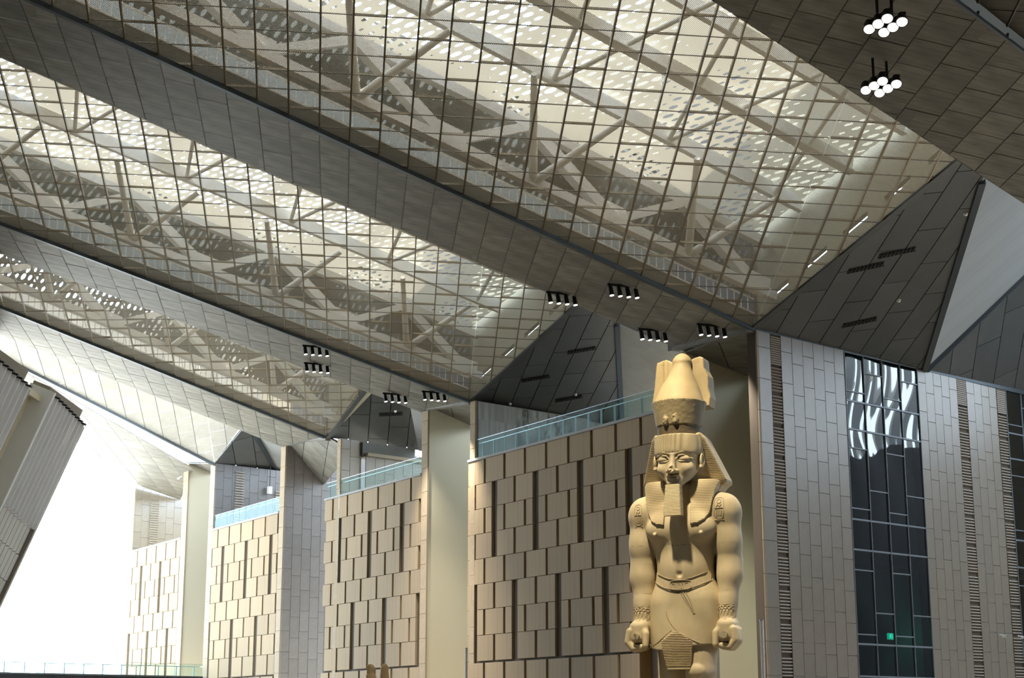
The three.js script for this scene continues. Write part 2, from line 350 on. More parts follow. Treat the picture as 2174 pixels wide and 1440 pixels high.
// One flat field of the roof, cut into panels. pts: its corners; dir: the way its long joints run.
function field(o) {
  const { pts, dir, w, h, gap = 0.03, lip = 0.06, mats, stagger = 0, most = 300 } = o;
  const nrm = V().crossVectors(V().subVectors(pts[1], pts[0]), V().subVectors(pts[2], pts[0])).normalize();
  const c0 = pts.reduce((s, p) => s.add(p), V()).divideScalar(pts.length);
  if (nrm.dot(V().subVectors(o.seenFrom ?? EYE, c0)) < 0) nrm.negate();
  const ey = dir.clone().addScaledVector(nrm, -dir.dot(nrm)).normalize(), ex = V().crossVectors(ey, nrm).normalize();
  const g = struct(o.name ?? 'ceiling', o.label, pts[0].toArray());
  g.quaternion.setFromRotationMatrix(new THREE.Matrix4().makeBasis(ex, ey, nrm));
  let poly = pts.map((p) => { const d = V().subVectors(p, pts[0]); return [d.dot(ex), d.dot(ey)]; });
  if (area(poly) < 0) poly.reverse();
  const toWorld = (x, y) => pts[0].clone().addScaledVector(ex, x).addScaledVector(ey, y);
  const xs = poly.map((p) => p[0]), ys = poly.map((p) => p[1]), x0 = Math.min(...xs), x1 = Math.max(...xs), y0 = Math.min(...ys), y1 = Math.max(...ys);
  const cells = [], c1 = Math.ceil((x1 - x0) / w), off = o.off ?? 0;
  for (let i = Math.floor((x0 - off) / w); i * w + off < x1; i++) {
    const xa = i * w + off, sh = stagger ? (((i % 3) + 3) % 3) * stagger * h : 0;
    let col = clipPoly(clipPoly(poly, 1, 0, xa + w), -1, 0, -xa);
    if (col.length < 3 || area(col) < 0.02) continue;
    const cy = col.map((p) => p[1]), a = Math.min(...cy), b = Math.max(...cy);
    if (o.bar) { // a bar along the joint at xa
      const line = poly.map((p) => p); let lo = Infinity, hi = -Infinity;
      for (let k = 0; k < line.length; k++) { const p = line[k], q = line[(k + 1) % line.length]; if ((p[0] - xa) * (q[0] - xa) < 0) { const f = (xa - p[0]) / (q[0] - p[0]), y = p[1] + (q[1] - p[1]) * f; lo = Math.min(lo, y); hi = Math.max(hi, y); } }
      const vis = [0, 0.25, 0.5, 0.75, 1].some((f) => inFrame(toWorld(xa, lo + (hi - lo) * f)));
      if (hi > lo + 0.1 && vis) mesh('mullion', slabGeo(xa - o.bar / 2, xa + o.bar / 2, lo, hi, -0.16, o.barUp ?? 0.035, 0.012), o.barMat ?? M.brass, g);
    }
    for (let j = Math.floor((a - sh) / h); j * h + sh < b; j++) {
      const ya = j * h + sh, full = clipPoly(clipPoly(col, 0, 1, ya + h), 0, -1, -ya);
      if (full.length < 3 || area(full) < 0.01) continue;
      const cell = insetPoly(full, gap / 2);
      if (cell.length < 3 || area(cell) < 0.01) continue;
      const cx = cell.reduce((s, p) => s + p[0], 0) / cell.length, cyy = cell.reduce((s, p) => s + p[1], 0) / cell.length, P = toWorld(cx, cyy);
      cells.push({ cell, i, j, ya, xa, whole: Math.abs(area(full) - w * h) < 1e-4, vis: inFrame(P, 50), size: area(cell) / P.distanceToSquared(EYE) });
    }
  }
  cells.sort((p, q) => (q.vis - p.vis) || (q.size - p.size));
  const rest = [], bars = [], thin = [];
  cells.forEach((c, k) => {
    const mat = mats[Math.floor(hash(c.i, c.j, 5) * mats.length)];
    if (c.vis && k < most) {
      if (c.whole) { const m = mesh('panel', cached('tray' + w + '_' + h + '_' + gap + '_' + lip, () => trayGeo([[gap / 2, gap / 2], [w - gap / 2, gap / 2], [w - gap / 2, h - gap / 2], [gap / 2, h - gap / 2]], lip)), mat, g); m.position.set(c.xa, c.ya, o.uneven ? rr(-0.01, 0.01) : 0); }
      else mesh('panel', trayGeo(c.cell, lip), mat, g);
    } else rest.push(trayGeo(c.cell, 0));
    if (o.transom && c.vis) { const xt = c.cell.filter((p) => Math.abs(p[1] - c.ya) < gap).map((p) => p[0]); if (xt.length > 1) thin.push(slabGeo(Math.min(...xt), Math.max(...xt), c.ya - 0.01, c.ya + 0.01, -0.03, 0.008)); }
    if (o.transom && c.vis && (c.j + c.i * 2) % 3 === 0) { const xsx = c.cell.filter((p) => Math.abs(p[1] - c.ya) < gap).map((p) => p[0]); if (xsx.length > 1) bars.push(slabGeo(Math.min(...xsx), Math.max(...xsx), c.ya - o.transom / 2, c.ya + o.transom / 2, -0.1, 0.03, 0.01)); }
  });
  if (rest.length) tag(mesh('panel', merged(rest), mats[0], g), null, null, null, 'stuff');
  if (bars.length) tag(mesh('transom', merged(bars), o.barMat ?? M.brass, g), null, null, null, 'stuff');
  if (thin.length) tag(mesh('crossbar', merged(thin), M.jointBar, g), null, null, null, 'stuff');
  if (o.backing) { const bk = trayGeo(insetPoly(poly, 0.01), 0); bk.translate(0, 0, -lip - 0.05); mesh('backing', bk, o.backing, g); }
  return { g, ex, ey, nrm, toWorld, poly };
}
// ---------- lit mesh fields (falling away from the camera), flat soffits between them ----------
const cl01 = (t) => Math.max(0, Math.min(1, t));
const planeY = (n, p, q) => p.y - (n.x * (q.x - p.x) + n.z * (q.z - p.z)) / n.y;
const fold = (R, E, n, tA, tB) => { // corners of a lit field: along R at the roof's underside, along E lifted into the field's plane
  const p0 = onDatum(R, 0), a = onDatum(R, tA), b = onDatum(R, tB), c = onDatum(E, tB), d = onDatum(E, tA);
  for (const q of [a, b, c, d]) q.y = planeY(n, p0, q);
  return [a, b, c, d];
};
const fall = V(-0.1027, -0.357, -0.9285), fall2 = V(-0.0745, -0.34, -0.937), level = V(-0.09, 0, -0.996);
const litFields = [
  ['R1', 'E1', V(-0.0177, 0.9339, -0.3571), fall, 'largest lit ceiling of perforated mesh panels, above the statue'],
  ['R2', 'E2', V(0.0105, 0.9467, -0.3218), fall2, 'second lit mesh ceiling, below the upper beam soffit'],
  ['R3', 'E3', V(-0.0571, 0.9468, -0.3166), fall2, 'third lit mesh ceiling, ending over the middle facade'],
  ['R4', 'E4', V(-0.2839, 0.9146, -0.2878), fall2, 'pale mesh ceiling nearest the open bright end'],
];
const litN = {};
for (const [R, E, n, dir, label] of litFields) {
  n.normalize(); litN[R] = n;
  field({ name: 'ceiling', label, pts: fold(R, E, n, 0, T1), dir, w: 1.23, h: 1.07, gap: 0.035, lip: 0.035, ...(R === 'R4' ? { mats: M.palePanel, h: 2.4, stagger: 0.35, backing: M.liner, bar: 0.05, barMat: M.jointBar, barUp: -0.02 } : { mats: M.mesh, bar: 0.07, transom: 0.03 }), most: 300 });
}
for (const [R, E, label] of [['R0', 'E1', 'dark panelled beam soffit in the upper right corner with bright lamp clusters'], ['R1', 'E2', 'panelled beam soffit falling to the pier behind the statue'], ['R2', 'E3', 'panelled beam soffit falling to the middle fin wall'], ['R3', 'E4', 'panelled beam soffit below the third lit mesh ceiling'], ['R4', 'E5', 'sunlit white beam soffit over the far facade']]) {
  const pts = [onDatum(R, 0), onDatum(R, T1), onDatum(E, T1), onDatum(E, 0)];
  if (R !== 'R0' && R !== 'R4') { const e = E === 'E2' ? [-20.47, 0.02] : E === 'E3' ? [7.2, 0.02] : [29.7, 0.02]; pts[3] = fac(e[0], datum(...e), e[1]); }
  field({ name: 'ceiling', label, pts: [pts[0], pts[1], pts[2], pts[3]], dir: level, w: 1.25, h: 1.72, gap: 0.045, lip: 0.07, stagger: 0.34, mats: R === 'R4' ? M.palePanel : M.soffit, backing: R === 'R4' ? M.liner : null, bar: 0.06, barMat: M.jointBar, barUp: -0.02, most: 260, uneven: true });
  const e0 = onDatum(R, 0), e1 = onDatum(R, T1), gw = R === 'R0' ? 0.09 : 0.2; e0.y -= 0.06; e1.y -= 0.06;
  tag(mesh('trim', barBetween(e0, e1, gw, gw), M.trim), 'dark blue grey metal gutter along the ' + { R0: 'upper right corner soffit', R1: 'upper edge of the beam over the statue', R2: 'upper edge of the middle beam soffit', R3: 'upper edge of the lower left beam soffit', R4: 'edge of the white far soffit' }[R], null, null, 'structure').name = 'trim_' + (['R0', 'R1', 'R2', 'R3', 'R4'].indexOf(R) + 1);
}
// the field left of the upper right corner
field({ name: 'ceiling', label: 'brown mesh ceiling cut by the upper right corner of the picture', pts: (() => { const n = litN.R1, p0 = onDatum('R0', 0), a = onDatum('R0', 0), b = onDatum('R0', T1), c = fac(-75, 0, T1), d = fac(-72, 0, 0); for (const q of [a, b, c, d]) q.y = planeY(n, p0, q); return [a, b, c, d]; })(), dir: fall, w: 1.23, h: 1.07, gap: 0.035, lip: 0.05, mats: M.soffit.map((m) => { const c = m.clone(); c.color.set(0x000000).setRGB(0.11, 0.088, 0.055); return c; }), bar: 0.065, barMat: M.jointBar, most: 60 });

// ---------- what stands above the mesh: web walls, sunlit deck with slots, trusses ----------
const slots = (() => { // rows of oval openings whose size drifts from patch to patch
  const n = 14, cell = [];
  for (let j = 0; j < n; j++) for (let i = 0; i < n; i++) { const k = cl01((fbm(i / n * 4, j / n * 4, 21, 2, 4) - 0.3) * 2.7); cell.push([0.36 * Math.sqrt(k) * rr(0.75, 1.1), rr(-0.08, 0.08), rr(-0.08, 0.08), rr(0.5, 0.75)]); }
  return dataTex(512, 512, (u, v) => { let m = 1; const j = Math.floor(v * n); for (let dj = -1; dj <= 1; dj++) { const jj = (j + dj + n) % n, sh = (jj % 2) * 0.5, i0 = Math.floor(u * n - sh); for (let di = 0; di <= 1; di++) { const ii = ((i0 + di) % n + n) % n, [r, ox, oy, asp] = cell[jj * n + ii]; let x = u * n - sh - (i0 + di) - ox, y = v * n - (j + dj) - 0.5 - oy; if (di === 0) x -= 0; const p = x * 0.85 + y * 0.5, q = -x * 0.5 + y * 0.85; if (r > 0.05 && Math.hypot(p / (r * asp), q / (r * 1.25)) < 1) m = 0; } } return grey(m); }, false);
})();
const deckMat = M.deck.clone(); deckMat.alphaMap = rep(slots, 0.155, 0.115); deckMat.transparent = true;
const webMat = M.web.clone(); webMat.alphaMap = rep(slots, 0.16, 0.13); webMat.transparent = true;
const WEB = 4.6, DECK = 2.6;
function sheet(name, label, pts, mat, uvOf) { const g = quadGeo([pts], uvOf); const m = mesh(name, g, mat); return tag(m, label, null, null, 'structure'); }
litFields.forEach(([R, E, n], i) => {
  if (i === 3) return; // the far field is closed
  const nth = ['largest', 'second', 'third', 'far'][i];
  const p0 = onDatum(R, 0), a = onDatum(R, 0), b = onDatum(R, T1), c = onDatum(E, T1), d = onDatum(E, 0);
  for (const q of [c, d]) q.y = planeY(n, p0, q);
  const up = (p, k) => V(p.x, p.y + k, p.z), len = a.distanceTo(b);
  const along = V().subVectors(b, a).normalize();
  const uvW = (p) => [V().subVectors(p, a).dot(along), p.y];
  sheet('wall_web', 'low strip of the web wall behind the ' + nth + ' mesh ceiling', [up(a, 0.02), up(b, 0.02), up(b, 0.7), up(a, 0.7)], M.web, uvW);
  sheet('wall_web', 'slotted web wall seen through the ' + nth + ' mesh ceiling', [up(a, 1.5), up(b, 1.5), up(b, WEB), up(a, WEB)], webMat, uvW);
  const cross = V().subVectors(d, a).normalize();
  sheet('roof_deck', 'sunlit slotted roof deck seen through the ' + nth + ' mesh ceiling', [up(a, WEB), up(b, WEB), up(c, DECK), up(d, DECK)], deckMat, (p) => { const v = V().subVectors(p, a); return [v.dot(along), v.dot(cross)]; });
  sheet('wall_web', 'plain web wall above the near edge of the ' + nth + ' mesh ceiling', [onDatum(E, 0), onDatum(E, T1), up(c, DECK), up(d, DECK)], M.web, uvW);
  if (i < 3) { // slotted cover of the hollow beam beside this field
    const nx = ['E2', 'E3', 'E4'][i], nn = litFields[i + 1], q0 = onDatum(nn[0], 0), ca = onDatum(nx, 0), cb = onDatum(nx, T1);
    for (const q of [ca, cb]) q.y = planeY(nn[2], q0, q) + DECK;
    const P0 = up(a, WEB), P1 = up(b, WEB), n0 = 60, bars = []; for (let k = 0; k < n0; k++) { const f = k / n0, u0 = P0.clone().lerp(P1, f), u1 = P0.clone().lerp(P1, f + 0.38 / n0), v0 = ca.clone().lerp(cb, f), v1 = ca.clone().lerp(cb, f + 0.38 / n0); bars.push([u0, u1, v1, v0]); }
    tag(mesh('roof_deck', quadGeo(bars), M.web), 'slatted cover over the hollow beam next to the ' + nth + ' mesh ceiling', null, null, 'structure');
  }
  if (i < 3) { const r = onDatum(R, -0.04), l = onDatum(['E2', 'E3', 'E4'][i], -0.04); l.addScaledVector(A, -0.9).addScaledVector(A, 1.8); sheet('wall_end', 'dark end of the hollow beam next to the ' + nth + ' mesh ceiling', [l, r, up(r, 16), up(l, 16)], M.liner); }
  { // wall that ends the roof space over the fold line, with a row of narrow openings near its foot
    const t = struct('wall_end', 'beige end wall with narrow sunlit slits behind the end of the ' + nth + ' mesh ceiling', a.toArray());
    const e = V().subVectors(d, a), E_ = e.length(), ex = e.clone().normalize(), P = (k, y) => ex.clone().multiplyScalar(k).add(V(0, y, 0)).addScaledVector(N, -0.25), X = 1.06 * E_;
    const bits = [[-0.6, X, 0.12, 0.95], [-0.5, X, 1.25, 14]]; for (let k = -0.5; k < X; k += 2.9) bits.push([k, Math.min(k + 1.15, X), 0.95, 1.25]);
    for (const [k0, k1, y0, y1] of bits) { const f = [P(k0, y0), P(k1, y0), P(k1, y1), P(k0, y1)], bk = f.map((p) => p.clone().addScaledVector(N, -0.3)), q = [f, bk.slice().reverse()]; for (let m = 0; m < 4; m++) q.push([bk[m], bk[(m + 1) % 4], f[(m + 1) % 4], f[m]]); mesh('slab', quadGeo(q), M.deckWall, t); }
  }
  // lattice of the maintenance walkway in the open strip of the web
  const cat = tag(group('walkway', a.toArray()), 'pale grated walkway at the foot of the ' + nth + ' mesh ceiling', 'walkway');
  const O = (k, y, off = 0) => V().addScaledVector(along, k).add(V(0, y, 0)).addScaledVector(V(-A.x, 0, -A.z), off);
  mesh('rail', barBetween(O(0, 0.75), O(len, 0.75), 0.08), M.whiteSteel, cat); mesh('rail', barBetween(O(0, 1.45), O(len, 1.45), 0.08), M.whiteSteel, cat);
  const rods = []; for (let k = 0.4; k < Math.min(len, 60); k += 0.45) rods.push(barBetween(O(k, 0.72), O(k, 1.48), 0.05));
  tag(mesh('rod', merged(rods), M.whiteSteel, cat), null, null, null, 'stuff');
  // truss along the web
  const tr = tag(group('roof_truss', a.toArray()), 'white steel roof truss seen through the ' + nth + ' mesh ceiling', 'truss');
  const lo = (k) => O(k, 1.25, 1.5), hi = (k) => O(k, 3.9, 1.2);
  const L2 = Math.min(len, 60);
  mesh('lower_chord', barBetween(lo(0), lo(L2), 0.42), M.whiteSteel, tr); mesh('upper_chord', barBetween(hi(0), hi(L2), 0.42), M.whiteSteel, tr);
  for (let k = 1; k + 5 < L2; k += 9) {
    mesh('diagonal', barBetween(lo(k), hi(k + 4.5), 0.5, 0.5), M.whiteSteel, tr); mesh('diagonal', barBetween(hi(k + 4.5), lo(k + 9), 0.4, 0.4), M.whiteSteel, tr);
    mesh('gusset', boxGeo(0.2, 0.9, 1.3).applyMatrix4(new THREE.Matrix4().lookAt(V(), along, V(0, 1, 0)).setPosition(lo(k).add(V(0, 0.3, 0)))), M.whiteSteel, tr);
    const q = O(k + 4.5, 0.5 + 1.2, 3.2), tip = O(k + 4.5, 0, 0);
    for (const e of [-1, 1]) mesh('branch', tubeBetween(lo(k + 4.5), O(k + 4.5 + e * 2.4, 3.9, 5.2), 0.2, 0.14), M.whiteSteel, tr);
  }
  // beams under the deck and braces between them
  const at = (k, f, drop) => up(a, WEB - drop).lerp(up(d, DECK - drop), f).add(along.clone().multiplyScalar(k));
  ['first', 'second', 'third', 'fourth', 'fifth'].forEach((ord, k) => {
    const f = [0.2, 0.38, 0.55, 0.7, 0.86][k], p = at(0.3, f, 0.45), q = V().subVectors(at(Math.min(len, 58), f, 0.45), p), w = [0.3, 0.55, 0.3, 0.6, 0.4][k];
    const bm = tag(group('roof_beam', p.toArray()), 'pale ' + ord + ' roof beam counted from the gutter behind the ' + nth + ' mesh ceiling', 'beam');
    mesh('web_plate', barBetween(V(0, 0.02, 0), q, 0.12, 0.7), M.whiteSteel, bm); mesh('flange', barBetween(V(0, -0.36, 0), V(0, -0.36, 0).add(q), w, 0.06), M.whiteSteel, bm);
  });
  const br = tag(group('roof_bracing', a.toArray()), 'row of thin steel braces under the deck behind the ' + nth + ' mesh ceiling', 'bracing');
  for (let k = 2; k + 6 < Math.min(len, 56); k += 6.5) { const e = (kk, f, y) => at(kk, f, y).sub(a); mesh('brace', tubeBetween(e(k, 0.2, 0.6), e(k + 3.2, 0.7, 0.8), 0.11), M.whiteSteel, br); mesh('brace', tubeBetween(e(k + 6.4, 0.2, 0.6), e(k + 3.2, 0.7, 0.8), 0.11), M.whiteSteel, br); mesh('brace', tubeBetween(e(k + 3.2, 0.7, 0.8), e(k + 3.2, 0.98, 0.6), 0.1), M.whiteSteel, br); }
});

sheet('roof', 'dark cover over the upper right corner soffit', [fac(-44, 33, -0.5), fac(-50, 46, T1), fac(-80, 46, T1), fac(-80, 33, -0.5)], M.liner);
// ---------- dark folded ends over the piers ----------
const ray = (px, py, f) => { const a = (px - 1087) / 3500, b = (720 - py) / 3500, fw = cP - b * sP; return V(a / fw * f, EYE.y + (b * cP + sP) / fw * f, -f); };
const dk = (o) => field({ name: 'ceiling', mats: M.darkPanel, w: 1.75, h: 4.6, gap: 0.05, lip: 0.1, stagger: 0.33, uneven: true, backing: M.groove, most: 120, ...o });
const D = { P1: V(11.63, 20.2, -77.12), K1: V(18.69, 24.65, -65.83), T1: V(22.03, 20.08, -86.06), P2: V(-2.5, 21.24, -100.92), K2: V(3.6, 24.72, -90.48), T2: V(7.36, 21.1, -108.4), P3: V(-13.43, 22.06, -119.04), K3: V(-10.25, 24.34, -112.78), T3: V(-6.89, 21.47, -121.15), P4: V(-25.03, 23.0, -137.34), K4: V(-21.98, 25.29, -133.06), T4: V(-20.16, 23.11, -142.87) };
const ext = (p, q, k = 0.22) => p.clone().addScaledVector(V().subVectors(p, q), k);
const Q1 = V(20.31, 24.48, -67.79), Q1b = V(20.6, 26.2, -62.5);
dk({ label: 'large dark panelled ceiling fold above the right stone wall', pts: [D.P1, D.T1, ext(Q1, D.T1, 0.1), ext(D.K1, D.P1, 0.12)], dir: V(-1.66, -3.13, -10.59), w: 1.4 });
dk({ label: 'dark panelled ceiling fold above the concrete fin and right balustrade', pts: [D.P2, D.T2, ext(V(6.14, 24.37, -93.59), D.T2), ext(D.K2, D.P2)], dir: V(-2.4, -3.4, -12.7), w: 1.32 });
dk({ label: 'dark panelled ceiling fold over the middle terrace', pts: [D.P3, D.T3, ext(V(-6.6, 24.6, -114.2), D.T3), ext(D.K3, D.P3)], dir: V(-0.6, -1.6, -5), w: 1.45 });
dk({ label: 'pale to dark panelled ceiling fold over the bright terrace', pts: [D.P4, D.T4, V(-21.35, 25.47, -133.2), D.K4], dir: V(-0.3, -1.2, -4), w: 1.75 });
// small folds that close the roof between each pair of fins
const tri = (label, pts, dir) => dk({ label, pts, dir, w: 2.1, h: 7, mats: M.soffit.map((m) => { const c = m.clone(); c.alphaMap = null; c.transparent = false; c.color.multiplyScalar(0.85); return c; }) });
tri('dark triangular soffit between the statue fin and the right stone wall', [fac(-21.0, 20.05, 0), D.P1, V(12.9, 19.4, -85.6), V(12.3, 19.55, -85.2)], V(2, -1, -8));
tri('dark triangular soffit over the olive cream fin wall', [fac(7.0, 21.85, 0), fac(0.9, 21.2, 0), V(-2.2, 20.8, -108.2)], V(0.3, -0.3, -6));
tri('dark triangular soffit over the dark grey tiled fin wall', [fac(29.9, 22.95, 0), D.P3, V(-11.6, 21.0, -118.0), V(-13.2, 21.6, -128.3)], V(0, -0.3, -6));
tri('pale triangular soffit over the yellowish cream fin wall', [fac(51.2, 24.0, 0), D.P4, V(-26.4, 23.2, -145.1)], V(0, -0.3, -6));

// light concrete wedges between the dark folds
const wedge = (label, pts) => { const c = pts.reduce((s, p) => s.add(p), V()).divideScalar(pts.length), g = struct('wall_wedge', label, pts[0].toArray()); const L = pts.map((p) => V().subVectors(p, pts[0])); const n = V().crossVectors(L[1], L[2]).normalize(); if (n.dot(V().subVectors(EYE, c)) < 0) { L.reverse(); n.negate(); } const back = L.map((p) => p.clone().addScaledVector(n, -0.3)); const q = [L]; for (let i = 0; i < L.length; i++) { const j = (i + 1) % L.length; q.push([back[i], back[j], L[j], L[i]]); } q.push(back.slice().reverse()); mesh('slab', quadGeo(q), M.concrete, g); return g; };
const edgeTrim = (label, a, b, w = 0.16) => tag(mesh('trim', barBetween(a, b, w, 0.3), M.trim), label, null, null, 'structure');
const C1c = ray(2174, 430, 75), C1d = ray(2174, 585, 85);
wedge('light grey concrete wedge at the right edge between two dark folds', [D.T1, ext(Q1, D.T1), ext(Q1, D.T1).add(C1d.clone().lerp(D.T1, -0.2).sub(D.T1).multiplyScalar(0.8)), C1d.clone().lerp(D.T1, -0.2)]);
edgeTrim('blue grey trim along the left edge of the right concrete wedge', D.T1, Q1, 0.3);
edgeTrim('blue grey trim along the right edge of the right concrete wedge', D.T1.clone().addScaledVector(B, 0.2), C1d.clone().lerp(D.T1, -0.2), 0.22);
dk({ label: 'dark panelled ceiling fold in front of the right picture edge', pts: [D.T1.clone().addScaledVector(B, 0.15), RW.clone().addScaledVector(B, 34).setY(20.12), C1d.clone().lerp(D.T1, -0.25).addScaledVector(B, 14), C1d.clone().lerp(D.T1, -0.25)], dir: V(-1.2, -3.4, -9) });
wedge('grey concrete wedge above the right facade, left of the statue crown', [V(6.14, 24.37, -93.59), V(7.36, 21.1, -108.4), ray(1445, 870, 104), ray(1455, 735, 94)]);
edgeTrim('dark trim along the left edge of the concrete wedge behind the crown', V(6.14, 24.37, -93.5), V(7.36, 21.1, -108.3), 0.3);
wedge('shaded concrete wedge over the bright terrace', [V(-21.35, 25.47, -133.2), V(-20.3, 23.05, -142.7), ray(600, 990, 141), ray(604, 930, 131.5)]);
edgeTrim('dark steel trim along the concrete wedge over the bright terrace', V(-21.45, 25.45, -133.1), V(-20.4, 23.05, -142.6), 0.35);
wedge('small grey concrete wedge behind the middle fin wall', [ray(868, 850, 112), ray(889, 958, 121), ray(918, 958, 119), ray(910, 850, 110.5)]);
edgeTrim('dark trim between the large dark fold and the top of the right stone wall', D.P1.clone().add(V(-0.1, 0.05, 0)), D.T1.clone().addScaledVector(B, 12), 0.2);
edgeTrim('dark trim between the second dark fold and the concrete wall', D.P2.clone().add(V(0, 0.05, 0)), D.T2, 0.18);
for (const [R_, e, l] of [['P1', fac(-20.47, 20.42, 0.02), 'edge of the beam soffit between the statue fin and the right wall'], ['P2', fac(7.2, 21.78, 0.02), 'edge of the beam soffit over the olive cream fin'], ['P3', fac(29.7, 23.0, 0.02), 'edge of the beam soffit over the dark grey tiled fin']]) tag(mesh('trim', barBetween(e, D[R_].clone().add(V(0, -0.05, 0)), 0.5, 0.3), M.soffit[1].clone()), l, null, null, 'structure');
for (const [k, l] of [[1, 'large dark fold at the right'], [2, 'second dark fold left of the crown'], [3, 'dark fold over the middle terrace']]) tag(mesh('trim', barBetween(D['P' + k], D['K' + k].clone().lerp(D['P' + k], -0.06), 0.34, 0.12), M.darkPanel[0]), 'dark seam where the lit mesh meets the ' + l, null, null, 'structure');
// far end of the roof over the sunlit facade
field({ name: 'ceiling', label: 'white panelled ceiling fold over the far facade', pts: [onDatum('E5', 0), onDatum('E5', 40), ray(240, 1035, 150), ray(292, 1030, 154), ray(388, 1042, 158)].filter((_, i) => i !== 2), dir: V(-0.3, -1, -4), w: 1.75, h: 3, gap: 0.05, mats: M.soffit, stagger: 0.33 });
// rough concrete behind the right balustrade, lower dark panels and the tiled wall of the middle terrace
{
  const t = struct('wall_terrace', 'rough stained concrete wall behind the right glass balustrade', fac(0.06, 0, -0.2).toArray(), SIDE);
  const rough = std({ color: lin(0.5, 0.54, 0.54), map: dataTex(256, 256, (u, v) => { const a = fbm(u * 8, v * 8, 31, 5, 8), b = fbm(u * 40, v * 12, 8, 3, 40); return grey(0.45 + 0.7 * a - (b > 0.66 ? 0.25 : 0)); }), roughness: 0.9 });
  rough.map.repeat.set(0.12, 0.12);
  mesh('light_concrete', slabGeo(0, 3.1, 12, 21.1, -0.3, 0.06, 0.02), M.paleConcrete, t);
  mesh('rough_concrete', slabGeo(3.1, 22, 12, 21.1, -0.5, -0.1), rough, t);
  const u = struct('wall_terrace', 'dark tiled wall under the sky gap of the middle terrace', fac(19.25, 0, -2).toArray(), SIDE);
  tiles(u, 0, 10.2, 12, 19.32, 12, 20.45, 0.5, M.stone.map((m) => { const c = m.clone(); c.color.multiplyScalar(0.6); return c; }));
  mesh('dark_panel', slabGeo(-0.2, 4.6, 20.5, 21.5, -0.4, -0.15, 0.02), M.darkPanel[1], u);
  mesh('ledge', slabGeo(0, 10.2, 20.45, 20.7, -1.2, 0.25, 0.02), M.plain, u);
}
// ---------- glass balustrades ----------
function balustrade(label, p, turn, len, step, h, posts = true, glass = M.balGlass) {
  const t = tag(group('glass_balustrade', p.toArray(), turn), label, 'railing');
  const n = Math.round(len / step), w = len / n;
  for (let i = 0; i < n; i++) {
    const m = mesh('glass_pane', cached('gp' + w.toFixed(3) + h, () => slabGeo(0.015, w - 0.015, 0, h, -0.008, 0.008)), glass, t); m.position.set(i * w, 0, 0); m.rotation.y = rr(-0.008, 0.008);
    if (posts) mesh('post', cached('bp' + h, () => slabGeo(-0.03, 0.03, 0, h * 0.78, -0.16, -0.06, 0.008)), M.post, t).position.set((i + 0.5) * w, 0, 0);
  }
  mesh('handrail', new THREE.CylinderGeometry(0.03, 0.03, len, 10).rotateZ(Math.PI / 2).translate(len / 2, h * 0.8, -0.1), M.steel, t);
  mesh('top_edge', slabGeo(0, len, h, h + 0.025, -0.015, 0.015), M.steel, t);
  return t;
}
M.balGlass = new THREE.MeshPhysicalMaterial({ color: lin(0.86, 0.95, 0.94), roughness: 0.03, transmission: 1, thickness: 0, ior: 1.5, specularIntensity: 0.04 });
M.brightGlass = new THREE.MeshPhysicalMaterial({ color: lin(0.7, 0.86, 0.82), roughness: 0.04, transmission: 1, thickness: 0, ior: 1.6, specularIntensity: 0.4, normalMap: rep(wavyN, 0.5, 0.7), normalScale: new THREE.Vector2(0.3, 0.3) });
balustrade('long glass balustrade with slim posts, on the right facade beside the statue', fac(0.1, TOP + 0.16, -0.12), FAC, 20.4, 1.25, 1.15);
balustrade('greenish frameless glass balustrade on the middle facade', fac(21.6, TOP + 0.16, -0.1), FAC, 14.4, 2.0, 1.1, false);
balustrade('shimmering glass balustrade on the bright facade near the open end', fac(43.5, TOP + 0.16, -0.1), FAC, 13.4, 1.35, 1.1, false, M.brightGlass);
{ // terrace in front of the far facade
  const p = V(-45, 0, -121), t = struct('floor_terrace', 'dark edged terrace slab at the lower left', p.toArray(), SIDE);
  mesh('slab', slabGeo(0, 26.2, 0.1, 5.36, -10, -0.1, 0.03), M.paving, t);
  mesh('fascia', slabGeo(0, 26.2, 0.1, 5.36, -0.1, 0, 0.02), M.blackMetal, t);
  mesh('edge_strip', slabGeo(0, 26.2, 5.36, 5.5, -0.5, 0.05, 0.02), M.trim, t);
  balustrade('low glass balustrade on the dark terrace edge at the lower left', V(-45, 5.5, -121).addScaledVector(NB, -0.25), SIDE, 26.2, 1.6, 0.95);
}
